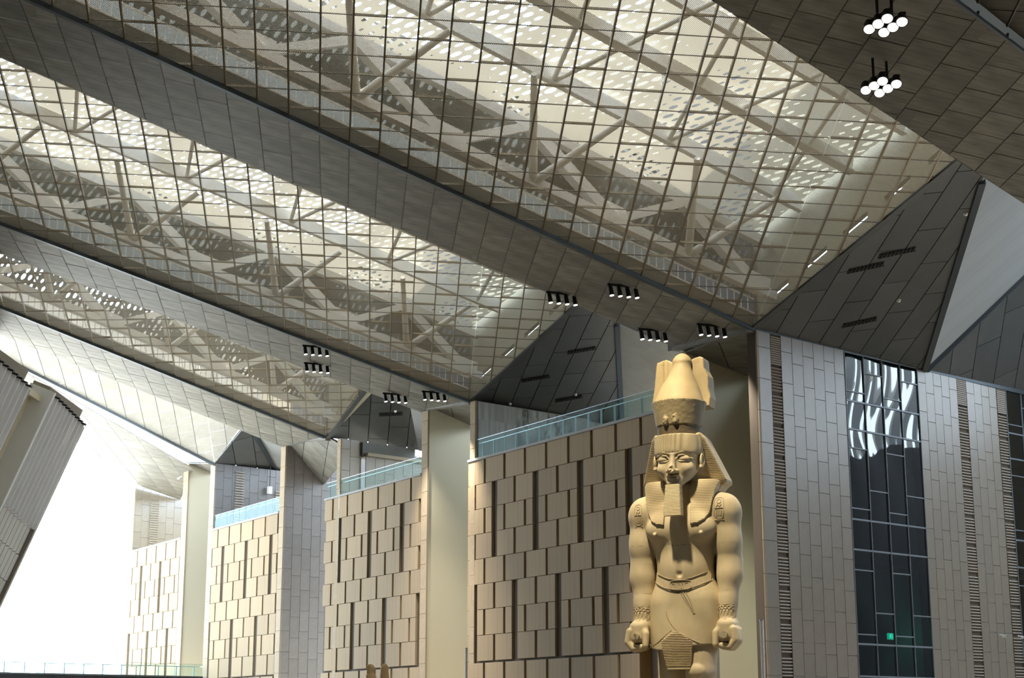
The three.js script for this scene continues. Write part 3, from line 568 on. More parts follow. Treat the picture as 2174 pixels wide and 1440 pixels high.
// ---------- leaning entrance pylons on the left ----------
{
  M.pylonStone = std({ color: lin(0.82, 0.79, 0.72), map: rep(flute, 0.78, 1), roughness: 0.8 });
  const LEAN = 0.4, u = V(LEAN, 1, 0).normalize(), n = V(1, -LEAN, 0).normalize(), x = V(0, 0, -1); // u: up along the lean, n: towards the hall
  const base = (z) => V(-25.03 - LEAN * 18.47, 0, z);
  const leanGroup = (name, label, z, kind) => { const g = group(name, base(z).toArray()); g.quaternion.setFromRotationMatrix(new THREE.Matrix4().makeBasis(x, u, n)); tag(g, label, kind ? null : 'louvre', null, kind); return g; };
  const S = Math.hypot(1, LEAN), yy = (y) => y * S;
  const pylon = (label, z0, z1, yA, n1) => {
    const W = z0 - z1, t = leanGroup('wall_pylon', label, z0, 'structure');
    mesh('core', slabGeo(0, W, 0, yy(19.3), -1.2, -0.2), M.plain, t);
    mesh('edge_stone', slabGeo(-0.32, 0, 0, yy(19.1), -1.2, 0.25, 0.03), M.slatWhite, t);
    mesh('edge_stone', slabGeo(W, W + 0.36, 0, yy(18.5), -1.2, 0.22, 0.03), M.stone[1], t);
    const w = W / n1;
    for (let i = 0; i < n1; i++) {
      const lo = yy(yA - (i / n1) * 0.66), hi = yy(18.9 + (i / n1) * -0.35);
      mesh('panel', slabGeo(i * w, (i + 1) * w, lo, hi, -0.2, 0), M.slatGrey, t);
      mesh('slat', slabGeo((i + 0.85) * w - 0.05, (i + 0.85) * w + 0.04, lo, hi, 0, 0.28, 0.01), M.slatWhite, t);
      mesh('bracket', slabGeo((i + 0.7) * w, (i + 1) * w, hi, hi + 0.1, -0.2, 0.36, 0.01), M.blackMetal, t);
      for (let k = 0, y = lo; y > 0; k++, y -= 1.6) mesh('block', slabGeo(i * w + 0.04, (i + 1) * w - 0.04, Math.max(0, y - 1.58), y - 0.02, -0.25, k % 2 ? 0.03 : 0, 0.015), M.pylonStone, t);
    }
  };
  pylon('leaning pylon with teal grey louvres in the left picture edge', -73.2, -83.0, 12.4, 12);
  pylon('leaning pylon with silver louvres beside the bright opening', -87.2, -94.0, 13.1, 9);
  const c = leanGroup('wall_recess', 'leaning cream recess between the two louvred pylons', -83.4, 'structure');
  mesh('plaster', slabGeo(0, 3.6, 0, yy(18.8), -1.3, -0.85), M.creamPale, c);
  mesh('soffit', slabGeo(0, 3.6, yy(18.4), yy(18.7), -1.3, -0.3), M.creamPale, c);
}
// ---------- hall shell beyond the picture: floor, far walls, roof, clerestory, plaza ----------
{
  const shell = (name, label, geo, mat) => tag(mesh(name, geo, mat), label, null, null, 'structure');
  const planQuad = (a, b, c, d, y0, y1) => prismGeo([a, b, c, d].map((p) => [p.x, p.z]), y0, y1);
  shell('floor', 'polished stone floor of the great hall', planQuad(fac(14, 0, -30), fac(14, 0, 90), fac(-140, 0, 90), fac(-140, 0, -70), -0.4, 0), M.floor);
  shell('floor', 'light stone paving by the open end of the hall', planQuad(fac(110, 0, -30), fac(110, 0, 90), fac(14, 0, 90), fac(14, 0, -30), -0.4, 0), M.paving);
  shell('ground', 'sandy plaza outside the hall', new THREE.PlaneGeometry(900, 900).rotateX(-Math.PI / 2).translate(-200, -0.45, -300), M.ground);
  const wallLine = (name, label, a, b, y0, y1, mat, th = 0.6) => { const d = V().subVectors(b, a).normalize(), n = V(-d.z, 0, d.x).multiplyScalar(th); shell(name, label, planQuad(a, b, b.clone().add(n), a.clone().add(n), y0, y1), mat); };
  wallLine('wall_rear', 'plain rear wall deep behind the right facade', fac(8, 0, -27), fac(-25.8, 0, -27), 0, 30, M.plain);
  wallLine('wall_front', 'plain wall behind the viewer', fac(-140, 0, 74.5), fac(-30, 0, 74.5), 0, 54, M.plain);
  wallLine('wall_left', 'plain wall left of the viewer', fac(-30, 0, 74.5), V(-35, 0, -72.6), 0, 54, M.plain);
  wallLine('wall_left', 'plain wall behind the leaning pylons', V(-35, 0, -72.6), V(-35, 0, -107), 0, 40, M.plain);
  wallLine('wall_far', 'plain wall right of the viewer', fac(-140, 0, 74.5), fac(-140, 0, -62), 0, 48, M.plain);
  const e0 = RW.clone().addScaledVector(B, 45), e1 = e0.clone().addScaledVector(NB, 95);
  wallLine('wall_clerestory', 'plain wall under the clerestory mirrored in the dark glazing', e1, e0, 0, 22.5, M.liner, 0.8);
  wallLine('wall_clerestory', 'lintel over the clerestory mirrored in the dark glazing', e1, e0, 30.6, 40, M.liner, 0.8);
  for (let k = 0; k < 30; k++) { const p = e0.clone().addScaledVector(NB, 1 + k * 3.1); tag(mesh('clerestory_pier', planQuad(p, p.clone().addScaledVector(NB, 1.6), p.clone().addScaledVector(NB, 1.6).addScaledVector(B, 0.8), p.clone().addScaledVector(B, 0.8), 22.5, 30.7), M.concrete), 'cream pier between the clerestory openings mirrored in the dark glazing', null, 'clerestory piers', 'structure'); }
  // roof over the strips that the folded ceiling does not reach
  shell('roof', 'flat roof over the terraces behind the facades', planQuad(fac(75, 0, -1), fac(-53, 0, -1), fac(-53, 0, -14.5), fac(75, 0, -14.5), 31, 31.6), M.plain);
  for (const [s1, s0, l] of [[0.0, -20.4, 'right'], [21.6, 7.1, 'middle'], [43.6, 30.0, 'bright']]) shell('floor_terrace', 'pale paved terrace floor behind the ' + l + ' balustrade', planQuad(fac(s1, 0, -1.1), fac(s0, 0, -1.1), fac(s0, 0, -26.5), fac(s1, 0, -26.5), 16.6, 16.9), M.floor);
  const ry = (s, t) => datum(s, t) + 12.5, rp = [fac(-74, ry(-74, T1), T1 + 16), fac(-74, ry(-74, 0), -1), fac(-142, ry(-142, 0) - 0, -1), fac(-142, ry(-142, T1), T1 + 16)];
  shell('roof', 'plain roof over the viewer', quadGeo([rp]), M.plain);
  shell('roof', 'flat roof beside the clerestory', planQuad(fac(-53, 0, 0), fac(-142, 0, 0), fac(-142, 0, -62), fac(-53, 0, -62), 31, 31.6), M.plain);
}
// ---------- the colossal statue ----------
function surfaceNets(f, lo, hi, cell) { // mesh of f = 0 on a grid
  const n = [0, 1, 2].map((k) => Math.ceil((hi[k] - lo[k]) / cell) + 1), [nx, ny, nz] = n, F = new Float32Array(nx * ny * nz);
  for (let k = 0, i = 0; k < nz; k++) for (let j = 0; j < ny; j++) for (let a = 0; a < nx; a++, i++) F[i] = f(lo[0] + a * cell, lo[1] + j * cell, lo[2] + k * cell);
  const id = new Int32Array(nx * ny * nz).fill(-1), pos = [], idx = [], S = [1, nx, nx * ny];
  for (let k = 0; k < nz - 1; k++) for (let j = 0; j < ny - 1; j++) for (let a = 0; a < nx - 1; a++) {
    const b = a + j * nx + k * nx * ny; let m = 0;
    for (let c = 0; c < 8; c++) if (F[b + (c & 1) + ((c >> 1) & 1) * nx + (c >> 2) * nx * ny] < 0) m++;
    if (m === 0 || m === 8) continue;
    let x = 0, y = 0, z = 0, w = 0;
    for (let c = 0; c < 8; c++) for (let e = 0; e < 3; e++) {
      if (c & (1 << e)) continue;
      const o0 = b + (c & 1) + ((c >> 1) & 1) * nx + (c >> 2) * nx * ny, f0 = F[o0], f1 = F[o0 + S[e]];
      if ((f0 < 0) === (f1 < 0)) continue;
      const t = f0 / (f0 - f1);
      x += (c & 1) + (e === 0 ? t : 0); y += ((c >> 1) & 1) + (e === 1 ? t : 0); z += (c >> 2) + (e === 2 ? t : 0); w++;
    }
    id[b] = pos.length / 3; pos.push(lo[0] + (a + x / w) * cell, lo[1] + (j + y / w) * cell, lo[2] + (k + z / w) * cell);
  }
  for (let k = 1; k < nz - 1; k++) for (let j = 1; j < ny - 1; j++) for (let a = 1; a < nx - 1; a++) {
    const b = a + j * nx + k * nx * ny, neg = F[b] < 0;
    for (let e = 0; e < 3; e++) {
      if (neg === F[b + S[e]] < 0) continue;
      const u = S[(e + 1) % 3], v = S[(e + 2) % 3], q = [id[b - u - v], id[b - v], id[b], id[b - u]];
      if (q.includes(-1)) continue;
      if (neg) idx.push(q[0], q[1], q[2], q[0], q[2], q[3]); else idx.push(q[0], q[2], q[1], q[0], q[3], q[2]);
    }
  }
  const nor = new Float32Array(pos.length), col = new Float32Array(pos.length), uv = new Float32Array(pos.length / 3 * 2), h = cell * 0.6;
  for (let i = 0; i < pos.length; i += 3) {
    const [x, y, z] = [pos[i], pos[i + 1], pos[i + 2]];
    const a = f(x + h, y, z) - f(x - h, y, z), b = f(x, y + h, z) - f(x, y - h, z), c = f(x, y, z + h) - f(x, y, z - h), L = Math.hypot(a, b, c) || 1;
    nor[i] = a / L; nor[i + 1] = b / L; nor[i + 2] = c / L;
    stoneTone(x, y, z, col, i);
    uv[i / 3 * 2] = (x + z) * 0.5; uv[i / 3 * 2 + 1] = y * 0.5;
  }
  const g = new THREE.BufferGeometry();
  g.setAttribute('position', new THREE.Float32BufferAttribute(pos, 3)); g.setAttribute('normal', new THREE.BufferAttribute(nor, 3)); g.setAttribute('color', new THREE.BufferAttribute(col, 3)); g.setAttribute('uv', new THREE.BufferAttribute(uv, 2));
  g.setIndex(idx); return g;
}
function stoneTone(x, y, z, col, i) { // blotches and stains of the weathered stone
  const a = fbm(x * 1.3, y * 1.3, z * 1.3 + 40, 4), b = fbm(x * 5, y * 2.2, z * 5 + 9, 3), s = Math.max(0, fbm(x * 0.9 + 7, y * 0.8, z * 0.9, 3) - 0.55) * 1.6;
  const t = (0.74 + 0.34 * a + 0.16 * (b - 0.5)) * (1 - Math.min(0.45, s));
  col[i] = t; col[i + 1] = t * (0.97 + 0.03 * a); col[i + 2] = t * (0.9 + 0.1 * b);
}
function toned(g) { const p = g.attributes.position, c = new Float32Array(p.count * 3); for (let i = 0; i < p.count; i++) stoneTone(p.getX(i), p.getY(i), p.getZ(i), c, i * 3); g.setAttribute('color', new THREE.BufferAttribute(c, 3)); return g; }
const smin = (a, b, k) => { const h = Math.max(k - Math.abs(a - b), 0) / k; return Math.min(a, b) - h * h * k * 0.25; };
const smax = (a, b, k) => -smin(-a, -b, k);
const cl = (t, a = 0, b = 1) => (t < a ? a : t > b ? b : t);
const ell = (x, y, z, cx, cy, cz, rx, ry, rz) => { const a = (x - cx) / rx, b = (y - cy) / ry, c = (z - cz) / rz, k0 = Math.hypot(a, b, c), k1 = Math.hypot(a / rx, b / ry, c / rz); return k1 < 1e-6 ? -Math.min(rx, ry, rz) : k0 * (k0 - 1) / k1; };
const cone = (x, y, z, a, b, ra, rb) => { const dx = b[0] - a[0], dy = b[1] - a[1], dz = b[2] - a[2], px = x - a[0], py = y - a[1], pz = z - a[2], h = cl((px * dx + py * dy + pz * dz) / (dx * dx + dy * dy + dz * dz)); return Math.hypot(px - dx * h, py - dy * h, pz - dz * h) - (ra + (rb - ra) * h); };
const rbox = (x, y, z, cx, cy, cz, hx, hy, hz, r) => { const a = Math.abs(x - cx) - hx + r, b = Math.abs(y - cy) - hy + r, c = Math.abs(z - cz) - hz + r; return Math.hypot(Math.max(a, 0), Math.max(b, 0), Math.max(c, 0)) + Math.min(Math.max(a, b, c), 0) - r; };
function chain(x, y, z, pts, r0, r1) { let d = 9; for (let i = 0; i < pts.length - 1; i++) { const a = r0 + (r1 - r0) * i / (pts.length - 1), b = r0 + (r1 - r0) * (i + 1) / (pts.length - 1); d = Math.min(d, cone(x, y, z, pts[i], pts[i + 1], a, b)); } return d; }
const loft = (rows) => (x, y, z) => { // rows: [y, half width, half depth, centre z], smooth in between, capped
  let i = 0; while (i < rows.length - 2 && y > rows[i + 1][0]) i++;
  const p = rows[i], q = rows[i + 1], t = cl((y - p[0]) / (q[0] - p[0])), o = rows[Math.max(i - 1, 0)], r = rows[Math.min(i + 2, rows.length - 1)], D = q[0] - p[0], m = (k) => { const a = (q[k] - o[k]) / (q[0] - o[0]) * D, b = (r[k] - p[k]) / (r[0] - p[0]) * D, t2 = t * t, t3 = t2 * t; return p[k] * (2 * t3 - 3 * t2 + 1) + a * (t3 - 2 * t2 + t) + q[k] * (3 * t2 - 2 * t3) + b * (t3 - t2); }, a = m(1), b = m(2);
  const k0 = Math.hypot(x / a, (z - m(3)) / b), k1 = Math.hypot(x / (a * a), (z - m(3)) / (b * b));
  const side = k1 < 1e-6 ? -Math.min(a, b) : k0 * (k0 - 1) / k1;
  return Math.max(side, rows[0][0] - y, y - rows[rows.length - 1][0]);
};
function poly2(x, y, P) { // signed distance to a polygon
  let d = 1e9, s = 1;
  for (let i = 0, j = P.length - 1; i < P.length; j = i++) {
    const ex = P[j][0] - P[i][0], ey = P[j][1] - P[i][1], wx = x - P[i][0], wy = y - P[i][1], t = cl((wx * ex + wy * ey) / (ex * ex + ey * ey));
    d = Math.min(d, (wx - ex * t) ** 2 + (wy - ey * t) ** 2);
    const c1 = y >= P[i][1], c2 = y < P[j][1], c3 = ex * wy > ey * wx;
    if ((c1 && c2 && c3) || (!c1 && !c2 && !c3)) s = -s;
  }
  return s * Math.sqrt(d);
}
const torso = loft([[4.4, 0.92, 0.56, 0], [5.1, 0.85, 0.51, 0.02], [5.5, 0.78, 0.47, 0.03], [5.95, 0.81, 0.49, 0.03], [6.4, 0.95, 0.55, 0.03], [6.8, 1.06, 0.60, 0.02], [7.2, 1.0, 0.56, 0], [7.5, 0.74, 0.45, 0], [7.8, 0.45, 0.4, 0.05]]);
const skull = loft([[7.74, 0.14, 0.16, 0.74], [7.86, 0.27, 0.27, 0.64], [8.0, 0.40, 0.40, 0.50], [8.22, 0.52, 0.51, 0.40], [8.48, 0.58, 0.56, 0.35], [8.8, 0.60, 0.58, 0.33], [9.1, 0.58, 0.56, 0.3]]);
function handSdf(s, x, y, z) { // fist closed round a rod that points forward
  const u = x * s, cx = 1.17, cy = 3.86;
  let d = rbox(u, y, z, cx + 0.02, cy + 0.12, 0.26, 0.25, 0.3, 0.34, 0.16);
  for (let i = 0; i < 4; i++) {
    const zz = 0.54 - i * 0.165, r = [0.1, 0.103, 0.1, 0.09][i], k = [1, 1.04, 1.0, 0.9][i];
    d = smin(d, chain(u, y, z, [[cx + 0.24, cy + 0.14, zz], [cx + 0.29 * k, cy - 0.13, zz + 0.02], [cx + 0.15, cy - 0.3 * k, zz + 0.02], [cx - 0.08, cy - 0.27 * k, zz]], r, r * 0.88), 0.035);
  }
  return smin(d, chain(u, y, z, [[cx - 0.1, cy + 0.24, 0.42], [cx - 0.22, cy + 0.06, 0.57], [cx - 0.22, cy - 0.24, 0.63]], 0.11, 0.082), 0.04);
}
function legs(x, y, z) {
  let d = smin(cone(x, y, z, [0.43, 4.7, 0.05], [0.45, 2.95, 0.32], 0.5, 0.4), cone(x, y, z, [0.45, 2.9, 0.34], [0.45, 0.95, 0.3], 0.37, 0.23), 0.1);
  d = smin(d, ell(x, y, z, 0.44, 2.94, 0.68, 0.235, 0.18, 0.12), 0.05);
  d = smin(d, rbox(x, y, z, 0.45, 0.76, 0.72, 0.24, 0.14, 0.7, 0.12), 0.2);
  let e = smin(cone(x, y, z, [-0.42, 4.7, 0], [-0.41, 2.9, -0.1], 0.48, 0.38), cone(x, y, z, [-0.41, 2.9, -0.12], [-0.41, 0.95, -0.2], 0.36, 0.23), 0.1);
  e = smin(e, rbox(x, y, z, -0.41, 0.76, 0.15, 0.23, 0.14, 0.66, 0.12), 0.2);
  return Math.min(d, e);
}
function body(x, y, z) {
  let d = 9;
  if (y < 5.4) d = legs(x, y, z);
  if (y > 3.9) {
    let t = torso(x, y, z);
    const ax = Math.abs(x);
    if (y > 5.9 && z > 0) { t = smin(t, ell(ax, y, z, 0.46, 6.66, 0.38, 0.5, 0.36, 0.27), 0.14); t = Math.min(t, ell(ax, y, z, 0.64, 6.5, 0.62, 0.05, 0.05, 0.06)); }
    if (y < 6.6 && z > 0) { t = smin(t, ell(x, y, z, 0, 5.62, 0.24, 0.56, 0.5, 0.32), 0.2); t = smax(t, -ell(x, y, z, 0, 5.44, 0.6, 0.075, 0.07, 0.1), 0.05); t = smax(t, -cone(x, y, z, [0, 5.5, 0.6], [0, 6.2, 0.62], 0.05, 0.03), 0.1); }
    t = smin(t, cone(ax, y, z, [0.95, 7.2, 0], [0.1, 7.72, 0.05], 0.42, 0.36), 0.16);
    d = smin(d, t, 0.06);
  }
  if (y > 3.2 && Math.abs(x) > 0.6) {
    const s = Math.sign(x), u = Math.abs(x);
    let a = smin(ell(u, y, z, 1.12, 7.12, 0, 0.44, 0.48, 0.42), cone(u, y, z, [1.16, 7.0, 0], [1.2, 5.8, -0.03], 0.375, 0.325), 0.12);
    a = smin(a, ell(u, y, z, 1.2, 6.3, 0.06, 0.34, 0.5, 0.33), 0.12);
    a = smin(a, cone(u, y, z, [1.2, 5.75, -0.03], [1.17, 4.75, 0.1], 0.335, 0.255), 0.1);
    a = smin(a, ell(u, y, z, 1.22, 5.45, 0.03, 0.34, 0.42, 0.32), 0.1);
    a = smin(a, cone(u, y, z, [1.17, 4.8, 0.1], [1.17, 4.1, 0.2], 0.255, 0.24), 0.08);
    a = smin(a, handSdf(s, x, y, z), 0.1);
    d = smin(d, a, 0.07);
  }
  d = smin(d, rbox(x, y, z, 0, 5.4, -0.42, 1.2, 1.7, 0.14, 0.06), 0.05);
  return d;
}
function head(x, y, z) {
  const ax = Math.abs(x);
  let d = skull(x, y, z);
  d = smin(d, ell(ax, y, z, 0.3, 8.22, 0.68, 0.2, 0.18, 0.17), 0.12);
  d = smin(d, chain(ax, y, z, [[0.05, 8.58, 0.89], [0.25, 8.645, 0.86], [0.47, 8.59, 0.68]], 0.05, 0.04), 0.07);
  d = smax(d, -ell(ax, y, z, 0.255, 8.475, 0.99, 0.21, 0.1, 0.14), 0.06);
  d = Math.min(d, ell(ax, y, z, 0.255, 8.46, 0.79, 0.175, 0.1, 0.108));
  d = Math.min(d, chain(ax, y, z, [[0.085, 8.425, 0.885], [0.17, 8.535, 0.9], [0.28, 8.555, 0.885], [0.4, 8.475, 0.79], [0.5, 8.465, 0.7]], 0.024, 0.02));
  d = Math.min(d, chain(ax, y, z, [[0.085, 8.425, 0.885], [0.2, 8.385, 0.885], [0.32, 8.39, 0.855], [0.4, 8.44, 0.79]], 0.017, 0.015));
  d = smin(d, cone(x, y, z, [0, 8.56, 0.88], [0, 8.16, 1.02], 0.06, 0.115), 0.06);
  d = smin(d, ell(ax, y, z, 0.09, 8.12, 0.96, 0.085, 0.06, 0.1), 0.03);
  d = smax(d, -(Math.hypot(x - 0.03, y - 8.15, z - 1.2) - 0.12 + 0.05 * (noise3(x * 22, y * 22, z * 22) - 0.5)), 0.015);
  d = smin(d, ell(ax, y, z, 0.075, 8.0, 0.9, 0.12, 0.038, 0.075), 0.02);
  d = smin(d, ell(x, y, z, 0, 7.925, 0.885, 0.15, 0.042, 0.075), 0.02);
  d = smin(d, ell(x, y, z, 0, 7.82, 0.8, 0.2, 0.1, 0.13), 0.06);
  d = smax(d, -ell(x, y, z, 0, 7.963, 0.97, 0.2, 0.012, 0.06), 0.012);
  let e = ell(ax, y, z, 0.65, 8.45, 0.39, 0.068, 0.205, 0.13);
  e = smax(e, -ell(ax, y, z, 0.71, 8.48, 0.43, 0.05, 0.125, 0.072), 0.03);
  return smin(d, smin(e, ell(ax, y, z, 0.64, 8.27, 0.44, 0.06, 0.07, 0.07), 0.03), 0.03);
}
const cap = loft([[8.58, 0.64, 0.62, 0.29], [8.66, 0.665, 0.655, 0.285], [8.9, 0.67, 0.655, 0.28], [9.14, 0.655, 0.645, 0.28]]);
const WING = [[0.3, 9.16], [0.62, 9.2], [0.74, 9.06], [1.17, 7.98], [1.16, 7.9], [1.03, 7.82], [0.9, 7.66], [0.84, 7.4], [0.3, 7.4]];
const LAP = [[0.2, 7.95], [1.05, 7.95], [0.97, 7.62], [0.91, 7.32], [0.86, 7.08], [0.74, 6.87], [0.56, 6.76], [0.36, 6.74], [0.35, 7.3]];
function nemes(x, y, z) {
  const ax = Math.abs(x);
  let d = cap(x, y, z);
  const w = smax(poly2(ax, y, WING), Math.abs(z - (0.2 - 0.6 * cl((9.2 - y) / 1.35))) - 0.33, 0.08);
  d = smin(d, w, 0.06);
  d = smin(d, ell(x, y, z, 0, 8.5, -0.1, 0.78, 0.8, 0.55), 0.1);
  const f = smin(body(x, y, z), ell(ax, y, z, 0.6, 7.74, 0.1, 0.4, 0.4, 0.34), 0.2);
  const l = Math.max(poly2(ax, y, LAP), f - 0.06, 0.02 - z);
  d = smin(d, l, 0.035);
  return smax(d, -Math.max(Math.min(ell(x, y, z, 0, 8.2, 0.75, 0.62, 0.62, 0.62), 9), z < 0.15 ? 1 : -1, y - 8.6), 0.02); // open at the face
}
const flare = loft([[9.1, 0.6, 0.6, 0.28], [9.35, 0.615, 0.615, 0.28], [9.7, 0.665, 0.665, 0.27], [10.07, 0.745, 0.74, 0.25]]);
function redCrown(x, y, z) {
  let d = flare(x, y, z) + 0.012 * (fbm(x * 14, y * 14, z * 14, 3) - 0.5);
  d += y < 9.4 ? 0.02 * sm(cl((9.42 - y) / 0.06)) : 0;
  for (const [a, b, c] of [[-0.18, 9.5, 0.9], [0.1, 9.52, 0.91]]) d = smin(d, ell(x, y, z, a, b, c, 0.075, 0.13, 0.05) + 0.05 * (noise3(x * 18, y * 18, z * 18) - 0.5), 0.04);
  return d;
}
const bulb = loft([[9.98, 0.69, 0.66, 0.24], [10.17, 0.645, 0.62, 0.22], [10.5, 0.525, 0.52, 0.14], [10.83, 0.365, 0.37, 0.03], [11.06, 0.275, 0.28, -0.05], [11.18, 0.255, 0.26, -0.08], [11.3, 0.265, 0.265, -0.1], [11.42, 0.2, 0.2, -0.11], [11.5, 0.1, 0.1, -0.11], [11.52, 0.03, 0.03, -0.11]]);
const SLAB = [[-0.86, 10.0], [0.8, 10.0], [0.84, 10.24], [0.79, 10.5], [0.78, 10.85], [0.68, 11.06], [0.66, 11.36], [0.55, 11.42], [0.36, 11.36], [0.2, 11.3], [-0.25, 11.32], [-0.42, 11.42], [-0.68, 11.33], [-0.7, 11.2]];
const slabSdf = (x, y, z) => { const d = smax(poly2(x + 0.07, y, SLAB) + 0.03 * (fbm(x * 6, y * 6, 3, 3) - 0.5), Math.abs(z + 0.42) - 0.27, 0.05); return smax(d, -cone(x, y, z, [-0.5, 10.3, -0.1], [-0.5, 11.5, -0.14], 0.07, 0.07), 0.03); };
const kiltLoft = loft([[3.42, 0.95, 0.67, 0.1], [3.9, 0.97, 0.66, 0.08], [4.5, 0.95, 0.61, 0.05], [5.0, 0.88, 0.55, 0.03], [5.3, 0.83, 0.51, 0.02]]);
const kilt = (x, y, z) => { const top = 5.08 + 0.34 * (x / 0.85) ** 2, hem = 3.5 + 0.1 * Math.abs(x) + (z > 0 ? 0.06 * Math.sin(x * 3) : 0); return Math.max(smin(kiltLoft(x, y, z), legs(x, y, z) - 0.06, 0.18), y - top, hem - y); };
const clad = (x, y, z) => Math.min(body(x, y, z), kilt(x, y, z));
function surfZ(x, y, f = clad) { let z = 1.6; for (let i = 0; i < 60; i++) { const d = f(x, y, z); if (d < 0.002) break; z -= Math.max(0.004, d * 0.7); if (z < -0.6) break; } return z; }
{
  const st = tag(group('statue', [4.614, 0, -43.99], -24 * Math.PI / 180), 'colossal standing statue of a pharaoh in pale stone with tall crown, beard and pleated kilt', 'statue');
  const stone = (r, g, b, o = {}) => std({ color: lin(r, g, b), vertexColors: true, roughness: 0.62, bumpMap: rep(dataTex(128, 128, (u, v) => grey(0.5 + 0.5 * fbm(u * 24, v * 5, 4, 3, 24)), false), 1.6, 1.6), bumpScale: 0.012, ...o });
  const pale = stone(0.62, 0.535, 0.385), crownM = stone(0.49, 0.4, 0.245), darkM = stone(0.31, 0.26, 0.165);
  const lines = dataTex(8, 64, (u, v) => grey(0.5 + 0.5 * Math.cos(v * 6.2832 * 8)), false), pleat = rep(lines, 1, 5.6);
  const nemM = stone(0.56, 0.47, 0.315, { bumpMap: pleat, bumpScale: 0.0035 });
  const bodyGeo = mergeGeometries([surfaceNets(body, [-1.75, 0.55, -0.95], [1.75, 8.0, 1.65], 0.034), surfaceNets(head, [-0.8, 7.66, -0.3], [0.8, 9.16, 1.3], 0.015)]);
  const bm = mesh('body', bodyGeo, pale, st);
  mesh('headdress', surfaceNets(nemes, [-1.3, 6.68, -0.75], [1.3, 9.3, 1.2], 0.024), nemM, st);
  const band = mesh('headband', surfaceNets((x, y, z) => Math.max(cap(x, y, z) - 0.012, 8.6 + 0.03 * Math.abs(x) - y, y - 9.13, 0.12 - z), [-0.75, 8.55, 0], [0.75, 9.2, 1.05], 0.02), stone(0.62, 0.53, 0.36, { bumpMap: rep(dataTex(64, 8, (u) => grey(0.5 + 0.5 * Math.cos(u * 6.2832 * 6)), false), 3, 1), bumpScale: 0.02 }), st);
  const crown = new THREE.Group(); crown.name = 'double_crown'; st.add(crown);
  mesh('red_crown', surfaceNets((x, y, z) => Math.max(redCrown(x, y, z), 9.36 - y), [-0.85, 9.3, -0.6], [0.85, 10.15, 1.15], 0.024), darkM, crown);
  mesh('crown_base', surfaceNets((x, y, z) => Math.max(redCrown(x, y, z), y - 9.39 - 0.04 * noise3(x * 9, 1, z * 9)), [-0.85, 9.05, -0.6], [0.85, 9.5, 1.15], 0.024), stone(0.15, 0.12, 0.075), crown);
  mesh('white_crown', surfaceNets(bulb, [-0.8, 9.95, -0.5], [0.8, 11.6, 1.0], 0.024), crownM, crown);
  mesh('broken_back', surfaceNets(slabSdf, [-1.1, 9.9, -0.8], [1.05, 11.55, 0.2], 0.026), crownM, crown);
  mesh('kilt', surfaceNets(kilt, [-1.05, 3.4, -0.7], [1.05, 5.6, 0.9], 0.03), stone(0.60, 0.515, 0.36), st);
  // braided beard: rings with ridges
  const beard = []; { const n = 28, m = 92; const P = (i, k) => { const t = i / m, a = (k / n) * Math.PI * 2, w = (0.2 + 0.05 * t) * (1 + 0.014 * Math.cos(t * 6.2832 * 22)), d = 0.13 * (1 + 0.035 * Math.cos(t * 6.2832 * 22)), c = Math.cos(a), s = Math.sin(a), e = 0.22; return V(w * Math.sign(c) * Math.abs(c) ** e, 7.78 - 0.83 * t, 0.86 + 0.09 * t + d * Math.sign(s) * Math.abs(s) ** e); }; for (let i = 0; i < m; i++) for (let k = 0; k < n; k++) beard.push([P(i + 1, k), P(i, k), P(i, k + 1), P(i + 1, k + 1)]); beard.push(Array.from({ length: n }, (_, k) => P(m, k)).reverse()); beard.forEach((q) => q.reverse()); }
  mesh('false_beard', toned(quadGeo(beard)), stone(0.66, 0.56, 0.38), st);
  // pleated apron that hangs below the kilt
  const apron = []; { const rows = 114, cols = 10; const outline = (t) => { const y = 3.98 - t * 0.98; let a, b; if (t < 0.27) { const k = t / 0.27; a = -0.05 - 0.44 * k; b = -0.05 + 0.42 * k; } else { const k = (t - 0.27) / 0.73; a = -0.49 + 0.19 * k; b = 0.37 - 0.06 * k; } return [y, a, b]; };
    const zc = []; for (let i = 0; i <= rows; i++) { const y = outline(i / rows)[0]; zc.push(Math.max(surfZ(-0.05, Math.max(y, 3.6), kilt) + 0.07, 0.8)); }
    const P = (i, j, back) => { const t = i / rows, [y, a, b] = outline(t), x = a + (b - a) * j / cols, g = t > 0.06 && t < 0.95 ? 0.016 * Math.cos(t * 6.2832 * 23) : 0; return V(x, y, back ? zc[i] - 0.16 : zc[i] + g - 0.10 * ((x + 0.05) / 0.5) ** 2); };
    for (let i = 0; i < rows; i++) { for (let j = 0; j < cols; j++) { apron.push([P(i + 1, j), P(i + 1, j + 1), P(i, j + 1), P(i, j)]); } apron.push([P(i, 0), P(i, 0, 1), P(i + 1, 0, 1), P(i + 1, 0)], [P(i + 1, cols), P(i + 1, cols, 1), P(i, cols, 1), P(i, cols)]); }
    for (let j = 0; j < cols; j++) apron.push([P(rows, j), P(rows, j, 1), P(rows, j + 1, 1), P(rows, j + 1)]); }
  mesh('apron', toned(quadGeo(apron)), stone(0.62, 0.53, 0.36), st);
  // raised and cut lines on the surface
  const line = (pts, r = 0.014, f = clad, closed = false) => { const c = new THREE.CatmullRomCurve3(pts.map(([x, y]) => V(x, y, surfZ(x, y, f) + r * 0.2)), closed); return new THREE.TubeGeometry(c, Math.max(8, pts.length * 3), r, 6, closed); };
  const ring = (cx, cy, rx, ry, n = 18, r = 0.012, e = 1) => { const p = []; for (let i = 0; i < n; i++) { const a = i / n * 6.2832, c = Math.cos(a), s = Math.sin(a); p.push([cx + rx * Math.sign(c) * Math.abs(c) ** e, cy + ry * Math.sign(s) * Math.abs(s) ** e]); } return line(p, r, clad, true); };
